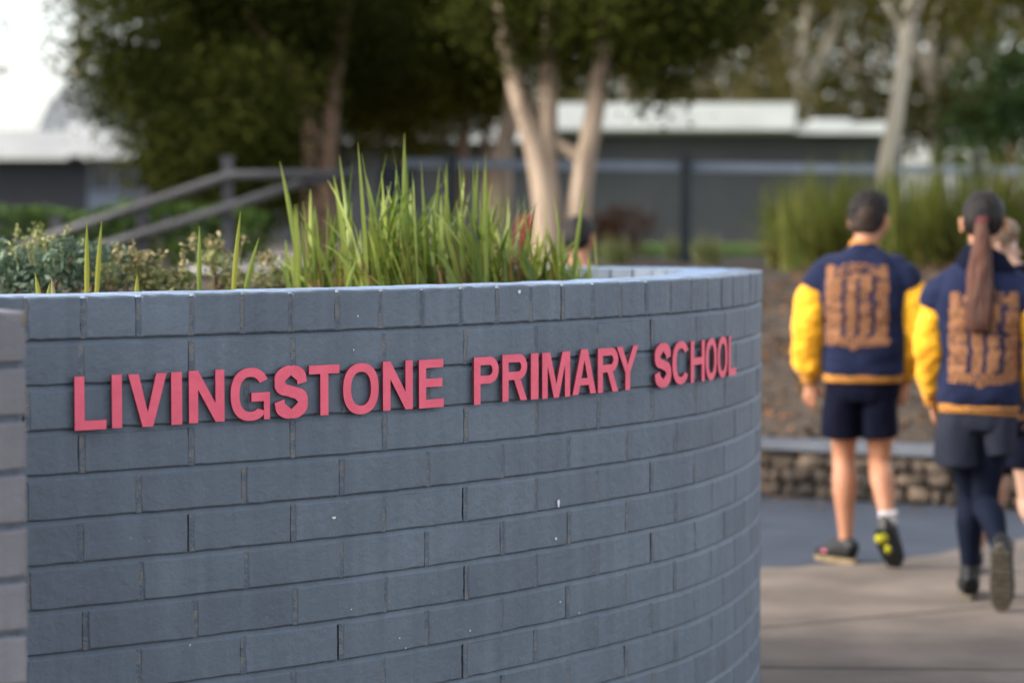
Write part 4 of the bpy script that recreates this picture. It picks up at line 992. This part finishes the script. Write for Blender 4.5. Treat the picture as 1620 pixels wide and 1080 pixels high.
def person(label, loc, D):
    rz = -math.atan2(loc[0], loc[1]) + D.get('yaw', 0)
    s = D['s']; mb = MB(); Rh = rot(*D['headrot'])
    q = head_parts(mb, D['head'], Rh, s)
    hc = Vector(D['head']); nk = Vector(D['neck'])
    limb(mb, [tuple(hc+Rh @ Vector((0, -.015, -.03))*s)+(.050*s,), tuple(hc.lerp(nk, .6)+Vector((0, -.01, 0)))+(.046*s,), tuple(nk)+(.052*s,), tuple(nk-Vector((0, 0, .06)))+(.075*s, .06*s)], 5, 18)
    pv = Vector(D['pelvis']); hem = D['torso']
    limb(mb, [tuple(pv-Vector((0, 0, .05)))+(.10*s, .08*s), tuple(pv)+(.125*s, .095*s), tuple(pv.lerp(nk, .35))+(.11*s, .085*s), tuple(pv.lerp(nk, .7))+(.135*s, .09*s), tuple(pv.lerp(nk, .9))+(.115*s, .07*s), tuple(nk)+(.05*s, .05*s)], 5, 22)
    for side_ in ('L', 'R'):
        sh, el, wr, hd, bk, thumb = D['arm'+side_]
        limb(mb, arm_ctrl(sh, el, wr, sc=s*.95), 6, 16); hand(mb, wr, hd, bk, thumb, s*.92, D.get('curl', .5))
        hip, kn, ankl = [Vector(v) for v in D['leg'+side_][:3]]
        k2 = D.get('legr', 1)*s
        bend = Vector((0, -.018*s, 0))
        limb(mb, [tuple(hip)+(.078*k2,), tuple(hip.lerp(kn, .45))+(.066*k2,), tuple(kn+Vector((0, .004, .03)))+(.050*k2,), tuple(kn-Vector((0, 0, .035)))+(.046*k2,), tuple(kn.lerp(ankl, .32)+bend)+(.050*k2, .053*k2), tuple(kn.lerp(ankl, .62)+bend*.5)+(.039*k2,), tuple(kn.lerp(ankl, .9))+(.029*k2,), tuple(ankl+Vector((0, 0, -.02)))+(.03*k2,)], 5, 18)
        yw, pt = D['leg'+side_][3:5]
        Rf = Matrix.Rotation(yw, 3, 'Z') @ Matrix.Rotation(-pt, 3, 'X')
        f_ = lambda y, z: tuple(ankl + Rf @ (Vector((0, y, z))*s))
        limb(mb, [f_(-.03, -.03)+(.026*s,), f_(.03, -.028)+(.028*s,), f_(.09, -.045)+(.026*s, .016*s), f_(.13, -.05)+(.018*s, .010*s)], 4, 12)
    o = fuse(mb, "person", D['skin'], None, .0048, 3)
    tag(o, label, "person"); o.location = loc; o.rotation_euler = (0, 0, rz)
    eyes(q, Rh, s, o)
    # hair
    mb = MB(); smoothed_cap(mb, q, Rh, s, D['hair']); hair = fuse(mb, "hair", D['hairm'], o, .005, 3, D.get('hairn', (.003, (60, 60, 12))))
    # jacket
    mb = MB(); limb(mb, hem, 5, 36, power=2.5)
    for r_ in D.get('shoulders', []): limb(mb, r_, 5, 24)
    jk = fuse(mb, "jacket", D.get('jm', M['navy']), o, .0075, 3, (.010, (8, 8, 13)))
    mbh = MB(); hr_ = D['hemring']; limb(mbh, hr_, 3, 40, power=2.5); fuse(mbh, "hem_band", D.get('hemm', M['gold']), jk, .005, 2)
    if D.get('hem2'):
        mbh = MB(); limb(mbh, D['hem2'], 3, 40, power=2.5); fuse(mbh, "hem_stripe", M['navy'], jk, .004, 1)
    for side_ in ('L', 'R'):
        mb = MB(); limb(mb, D['sleeve'+side_], 6, 24); fuse(mb, "sleeve", D.get('slm', M['yellow']), jk, .0065, 3, (.013, (13, 13, 19)))
        c = D['cuff'+side_]; mb = MB(); limb(mb, c, 3, 18); fuse(mb, "cuff", D.get('cuffm', M['gold']), jk, .004, 1)
    if D.get('collar'):
        mb = MB(); limb(mb, D['collar'], 4, 24); fuse(mb, "collar", D.get('collarm', M['gold']), jk, .005, 2)
    if D.get('crest'):
        x0, x1, z0, z1 = D['crest']; cr, text = back_print(jk, jk, x0, x1, z0, z1, 64, 78, crest, M['orange'])
        text("Livingstone", (x0+x1)/2, z0+.004, (x1-x0)*.22, .5, .25)
    # bottoms
    mb = MB()
    for leg in D['bottoms']: limb(mb, leg, 5, 28, power=2.3)
    fuse(mb, D['bname'], D['bm'], o, .006, 3, (.006, (10, 10, 5)))
    return o, q, hair, jk

# boy with short black hair
gb = G(1362, 893); gb.z = 0
bx = person("boy with short black hair walking away in navy and yellow jacket and shorts", gb, dict(
    s=.98, skin=M['skin'], head=(.022, .035, 1.385), headrot=(-.35, -.16, .04), neck=(.0, -.01, 1.265), pelvis=(-.005, 0, .76), legr=.98,
    armL=((-.165, -.005, 1.185), (-.205, -.035, .95), (-.208, .0, .735), (-.02, .10, -1), (-.35, -1, 0), (1, -.2, 0)),
    armR=((.165, -.005, 1.185), (.195, -.02, .96), (.170, .05, .74), (-.12, .15, -1), (.75, -.7, 0), (-.6, .7, 0)),
    legL=((-.072, 0, .70), (-.072, .05, .43), (-.060, .02, .085), .75, 0.0), legR=((.066, 0, .70), (.072, .03, .43), (.105, -.13, .175), -.50, .80),
    hair=[((0, -.014, .038), (.078, .092, .082)), ((0, -.034, .004), (.0755, .066, .072)), ((0, .03, .066), (.066, .062, .056))], hairm=M['hair_black'], hairn=(.010, (60, 60, 34)),
    torso=[(0, 0, .748, .140, .105), (0, 0, .76, .158, .118), (0, 0, .80, .170, .130), (0, 0, .95, .172, .128), (0, -.005, 1.08, .180, .122), (0, -.005, 1.165, .168, .105), (0, -.005, 1.215, .140, .085), (0, -.005, 1.25, .105, .070), (0, -.005, 1.272, .066, .06), (0, -.003, 1.28, .05, .05)],
    hemring=[(0, 0, .738, .158, .118), (0, 0, .742, .160, .120), (0, 0, .768, .164, .124), (0, 0, .772, .162, .122)],
    shoulders=[[(-.06, -.005, 1.215, .052), (-.12, -.006, 1.190, .060), (-.165, -.008, 1.150, .064), (-.190, -.012, 1.105, .058)], [(.06, -.005, 1.215, .052), (.12, -.006, 1.190, .060), (.165, -.008, 1.150, .064), (.186, -.012, 1.105, .058)]],
    sleeveL=[(-.165, -.01, 1.13, .040), (-.190, -.012, 1.10, .058), (-.205, -.025, 1.04, .066), (-.212, -.035, .95, .066), (-.217, -.02, .85, .064), (-.215, -.005, .79, .058), (-.211, .0, .758, .040)],
    sleeveR=[(.160, -.01, 1.13, .040), (.186, -.012, 1.10, .058), (.200, -.02, 1.04, .065), (.204, -.02, .95, .062), (.194, .015, .85, .060), (.182, .035, .80, .056), (.174, .045, .765, .040)],
    cuffL=[(-.211, 0, .775, .040), (-.209, 0, .75, .037), (-.208, 0, .728, .035)], cuffR=[(.176, .045, .78, .040), (.172, .048, .755, .037), (.170, .05, .733, .035)],
    collar=[(.003, -.006, 1.258, .068, .062), (.004, -.003, 1.275, .062, .058), (.006, .0, 1.298, .058, .055)],
    crest=(-.152, .105, .880, 1.228),
    bottoms=[[(0, 0, .765, .140, .105), (0, 0, .70, .150, .112), (0, 0, .66, .14, .105)], [(-.07, 0, .72, .075, .095), (-.082, .005, .62, .079, .095), (-.086, .012, .517, .077, .088)], [(.062, 0, .72, .075, .095), (.066, .0, .62, .077, .095), (.072, .006, .517, .074, .088)]], bname="shorts", bm=M['short']))
o, q, hair, jk = bx
mb = MB(); ellip(mb, q(0, -.044, -.022), (.064, .054, .056), rot(-.35, -.16, .04)); ellip(mb, q(.012, -.062, .012), (.046, .048, .06), rot(-.35, -.16, .04)); fuse(mb, "clipped_hair", M['hair_fade'], hair, .005, 2)
sL, _ = shoe(o, (-.060, .02, .075), .75, 0.0, .98, M['shoe'], M['cream'])
sR, q2 = shoe(o, (.105, -.13, .168), -.50, .80, .98, M['shoe'], M['shoe'])
sL["label"] = "black sneaker planted flat, tan sole"; sR["label"] = "black sneaker with lifted heel and lime sole"
mb = MB(); V, F = tube_geo([q2(.002, -.016, -.0025), q2(.002, -.016, .016)], [(.025, .030), (.026, .032)], 18, True, (1, 0, 0)); mb.add(V, F)
V, F = tube_geo([q2(.014, .045, -.004), q2(.014, .045, .012)], [(.013, .028), (.013, .028)], 16, True, (1, 0, 0)); mb.add(V, F); mb.obj("lime_patch", M['lime'], sR, True)
mb = MB(); ellip(mb, Vector((-.060, .02, .075)) + Matrix.Rotation(.75, 3, 'Z') @ Vector((-.034, .09, -.03)), (.010, .016, .008), Matrix.Rotation(.75, 3, 'Z')); mb.obj("pink_patch", M['pink'], sL, True)
mb = MB(); V, F = tube_geo([(.104, -.125, .20), (.105, -.13, .235)], [(.036, .038), (.038, .040)], 18, True); mb.add(V, F); ellip(mb, (.105, -.13, .2), (.038, .04, .035)); fuse(mb, "sock", M['sock'], o, .004, 3)

# girl with long ponytail
gg = G(1545, 952); gg.z = 0
gx = person("girl with long brown ponytail in navy and yellow jacket, charcoal shorts and dark tights", gg, dict(
    s=.97, skin=M['skin'], head=(.012, .03, 1.375), headrot=(-.04, -.05, 0), neck=(.010, -.01, 1.245), pelvis=(.0, 0, .74), legr=.94,
    armL=((-.140, -.005, 1.15), (-.176, -.03, .90), (-.165, .07, .715), (.12, .45, -1), (-1, -.2, 0), (.2, 1, .3)),
    armR=((.160, -.005, 1.15), (.20, -.02, .91), (.185, .06, .72), (-.05, .3, -1), (1, -.2, 0), (-.2, 1, .3)),
    legL=((-.050, 0, .68), (-.028, .07, .375), (-.025, .05, .085), .05, 0.0), legR=((.050, 0, .68), (.030, .0, .385), (.088, -.22, .205), -.10, 1.30),
    hair=[((0, -.014, .036), (.078, .092, .082)), ((0, -.036, .012), (.076, .070, .078)), ((0, .03, .062), (.068, .062, .054))], hairm=M['hair_black'],
    torso=[(0, .0, .71, .130, .100), (0, 0, .725, .148, .114), (0, 0, .78, .152, .124), (-.002, 0, .92, .142, .118), (0, -.005, 1.04, .162, .114), (.002, -.005, 1.12, .160, .100), (.004, -.005, 1.175, .132, .084), (.006, -.005, 1.215, .10, .070), (.008, -.005, 1.24, .066, .06), (.008, -.003, 1.25, .05, .05)],
    hemring=[(.003, 0, .690, .140, .108), (.003, 0, .694, .143, .111), (.002, 0, .718, .147, .114), (.002, 0, .722, .145, .112)],
    hem2=[(.003, 0, .702, .1452, .1128), (.003, 0, .704, .146, .1136), (.002, 0, .709, .146, .1136), (.002, 0, .711, .1455, .1130)],
    shoulders=[[(-.05, -.005, 1.175, .050), (-.10, -.006, 1.150, .056), (-.142, -.008, 1.110, .060), (-.168, -.012, 1.06, .054)], [(.06, -.005, 1.175, .050), (.112, -.006, 1.150, .056), (.156, -.008, 1.110, .060), (.182, -.012, 1.06, .054)]],
    sleeveL=[(-.145, -.01, 1.09, .038), (-.163, -.012, 1.06, .052), (-.172, -.02, 1.00, .055), (-.178, -.028, .92, .052), (-.175, .0, .84, .049), (-.168, .035, .775, .043), (-.166, .055, .742, .033)],
    sleeveR=[(.158, -.01, 1.09, .040), (.182, -.012, 1.06, .056), (.200, -.015, 1.00, .062), (.208, -.02, .92, .060), (.200, .0, .84, .056), (.190, .035, .775, .048), (.186, .055, .742, .034)],
    cuffL=[(-.172, .055, .755, .034), (-.168, .063, .735, .032), (-.165, .07, .712, .031)], cuffR=[(.187, .05, .758, .034), (.186, .056, .737, .032), (.185, .06, .714, .031)],
    collar=[(.012, -.004, 1.20, .125, .082), (.012, -.004, 1.235, .098, .078), (.014, -.002, 1.268, .078, .068), (.016, .0, 1.278, .062, .056)], collarm=M['short'],
    crest=(-.112, .145, .795, 1.150),
    bottoms=[[(0, 0, .72, .132, .100), (0, 0, .66, .142, .108), (0, 0, .63, .138, .104)], [(-.060, 0, .69, .076, .095), (-.070, 0, .60, .085, .108), (-.074, .005, .505, .084, .118)], [(.062, 0, .69, .070, .095), (.072, 0, .60, .066, .104), (.078, -.005, .535, .052, .108)]], bname="charcoal_shorts", bm=M['greysk']))
o, q, hair, jk = gx
Rg = rot(-.04, -.05, 0)
mb = MB(); limb(mb, [tuple(q(0, -.095, .005))+(.018, .016), tuple(q(0, -.118, -.01))+(.020, .018), tuple(q(-.001, -.128, -.06))+(.030, .018), tuple(q(-.004, -.128, -.16))+(.044, .020), tuple(q(-.006, -.135, -.28))+(.050, .021), tuple(q(-.008, -.140, -.37))+(.049, .019), tuple(q(-.005, -.143, -.408))+(.036, .012)], 6, 24)
pt = fuse(mb, "ponytail", M['hair_brown'], hair, .005, 2, (.006, (70, 70, 7)))
mb = MB(); V, F = tube_geo([q(0, -.104, .002), q(0, -.122, -.015)], [(.0225, .021), (.0225, .021)], 16, True); mb.add(V, F); fuse(mb, "hair_tie", M['tie'], pt, .003, 3)
mb = MB()
for sx, L_ in ((-1, ((-.050, 0, .66), (-.028, .07, .375), (-.025, .05, .085))), (1, ((.050, 0, .66), (.030, 0, .385), (.088, -.22, .205)))):
    hip, kn, an = [Vector(v) for v in L_]; k2 = .97*.94; e = .004; bend = Vector((0, -.017, 0))
    limb(mb, [tuple(hip)+(.078*k2+e,), tuple(hip.lerp(kn, .45))+(.066*k2+e,), tuple(kn+Vector((0, .004, .03)))+(.050*k2+e,), tuple(kn-Vector((0, 0, .035)))+(.046*k2+e,), tuple(kn.lerp(an, .32)+bend)+(.050*k2+e, .053*k2+e), tuple(kn.lerp(an, .62)+bend*.5)+(.039*k2+e,), tuple(kn.lerp(an, .9))+(.030*k2+e,), tuple(an)+(.03*k2+e,)], 5, 20)
fuse(mb, "tights", M['tights'], o, .005, 2)
sh, _ = shoe(o, (-.025, .05, .077), .05, 0.0, 1.02, M['shoe'], M['bootsole'], .035, None, "boot"); sh["label"] = "black ankle boot planted flat"
sh, _ = shoe(o, (.088, -.22, .215), -.10, 1.22, 1.10, M['shoe'], M['bootsole'], .035, True, "boot"); sh["label"] = "black ankle boot kicked up to show its brown sole"

# third child, mostly behind the girl
gt = G(1614, 930); gt.z = 0
tx = person("child with sandy hair in navy jacket and shorts, half hidden behind the ponytailed girl", gt, dict(
    s=.94, skin=M['skin_pale'], head=(-.105, .02, 1.285), headrot=(-1.35, -.05, 0), neck=(-.035, -.01, 1.18), pelvis=(.0, 0, .70), legr=.98,
    armL=((-.155, -.005, 1.09), (-.19, .0, .87), (-.165, .06, .67), (0, .2, -1), (-1, -.2, 0), (.2, 1, 0)),
    armR=((.145, -.005, 1.09), (.185, -.02, .87), (.175, .05, .67), (0, .2, -1), (1, -.2, 0), (-.2, 1, 0)),
    legL=((-.060, 0, .63), (-.085, .16, .40), (-.175, .34, .085), .1, 0.1), legR=((.010, 0, .63), (.030, -.04, .35), (.115, -.25, .13), -.1, .6),
    hair=[((0, -.014, .036), (.078, .090, .081)), ((0, -.04, .016), (.074, .068, .074)), ((0, .03, .062), (.068, .062, .052))], hairm=M['hair_sand'],
    torso=[(0, 0, .655, .125, .098), (0, 0, .67, .142, .11), (0, 0, .72, .15, .118), (-.005, 0, .88, .15, .115), (-.010, 0, 1.0, .160, .11), (-.012, 0, 1.07, .165, .098), (-.018, 0, 1.125, .14, .082), (-.026, 0, 1.16, .09, .066), (-.03, 0, 1.185, .06, .055), (-.032, 0, 1.195, .046, .046)],
    hemring=[(0, 0, .640, .139, .106), (0, 0, .643, .141, .108), (0, 0, .662, .144, .111), (0, 0, .666, .142, .109)], hemm=M['orange'],
    sleeveL=[(-.12, 0, 1.08, .04), (-.16, 0, 1.04, .058), (-.185, 0, .94, .058), (-.19, .01, .82, .055), (-.175, .045, .73, .05), (-.168, .055, .70, .035)],
    sleeveR=[(.11, 0, 1.08, .04), (.15, 0, 1.04, .058), (.178, -.01, .94, .058), (.186, -.01, .82, .055), (.180, .03, .73, .05), (.176, .045, .70, .035)], slm=M['navy'],
    cuffL=[(-.168, .055, .71, .034), (-.166, .06, .675, .031)], cuffR=[(.176, .045, .71, .034), (.175, .05, .675, .031)],
    collar=[(-.028, 0, 1.165, .075, .065), (-.032, 0, 1.19, .064, .058), (-.035, 0, 1.215, .058, .054)], collarm=M['short'],
    bottoms=[[(0, 0, .67, .128, .098), (0, 0, .62, .138, .105), (0, 0, .59, .13, .10)], [(-.062, 0, .64, .072, .09), (-.074, .05, .54, .075, .09), (-.082, .09, .46, .073, .085)], [(.040, 0, .64, .072, .09), (.034, -.005, .54, .076, .09), (.026, -.014, .45, .078, .086)]], bname="shorts", bm=M['short']))
o = tx[0]
shoe(o, (-.175, .34, .075), .1, .1, .92, M['shoe'], M['bootsole']); shoe(o, (.115, -.25, .13), -.1, .6, .92, M['shoe'], M['bootsole'])

# child standing beyond the planter
gd = P(918, 345, 12.0); gd.z = 0
dx_ = person("dark haired child in navy jumper standing beyond the planter, mostly hidden by the wall", gd, dict(
    s=.94, skin=M['skin'], head=(-.01, .02, 1.295), headrot=(-.1, -.3, 0), neck=(0, -.01, 1.17), pelvis=(.0, 0, .69), legr=.96, yaw=-.3,
    armL=((-.15, 0, 1.08), (-.185, 0, .86), (-.17, .06, .66), (0, .2, -1), (-1, -.2, 0), (.2, 1, 0)),
    armR=((.15, 0, 1.08), (.185, -.02, .86), (.17, .06, .66), (0, .2, -1), (1, -.2, 0), (-.2, 1, 0)),
    legL=((-.060, 0, .62), (-.065, .02, .36), (-.07, .0, .08), .15, 0), legR=((.060, 0, .62), (.065, .02, .36), (.07, .02, .08), -.15, 0),
    hair=[((0, -.014, .036), (.080, .092, .082)), ((0, -.038, .0), (.078, .070, .09)), ((0, .03, .062), (.068, .062, .054))], hairm=M['hair_black'],
    torso=[(0, 0, .63, .125, .098), (0, 0, .645, .142, .11), (0, 0, .72, .148, .115), (0, 0, .88, .15, .112), (0, 0, 1.0, .158, .108), (0, 0, 1.06, .162, .096), (0, 0, 1.11, .135, .08), (0, 0, 1.14, .085, .064), (0, 0, 1.16, .058, .053)],
    hemring=[(0, 0, .62, .138, .105), (0, 0, .63, .14, .107), (0, 0, .65, .143, .11)], hemm=M['navy'], slm=M['navy'], cuffm=M['navy'],
    sleeveL=[(-.12, 0, 1.07, .04), (-.16, 0, 1.03, .056), (-.182, 0, .93, .055), (-.187, 0, .82, .052), (-.176, .04, .72, .044), (-.172, .055, .69, .033)],
    sleeveR=[(.12, 0, 1.07, .04), (.16, 0, 1.03, .056), (.182, -.01, .93, .055), (.187, -.01, .82, .052), (.176, .04, .72, .044), (.172, .055, .69, .033)],
    cuffL=[(-.172, .055, .7, .033), (-.17, .06, .665, .03)], cuffR=[(.172, .055, .7, .033), (.17, .06, .665, .03)],
    bottoms=[[(0, 0, .66, .126, .096), (0, 0, .61, .136, .104), (0, 0, .58, .13, .10)], [(-.062, 0, .63, .07, .088), (-.068, .01, .46, .072, .085)], [(.062, 0, .63, .07, .088), (.068, .01, .46, .072, .085)]], bname="shorts", bm=M['short']))
o = dx_[0]
shoe(o, (-.07, 0, .073), .15, 0, .92, M['shoe'], M['bootsole']); shoe(o, (.07, .02, .073), -.15, 0, .92, M['shoe'], M['bootsole'])
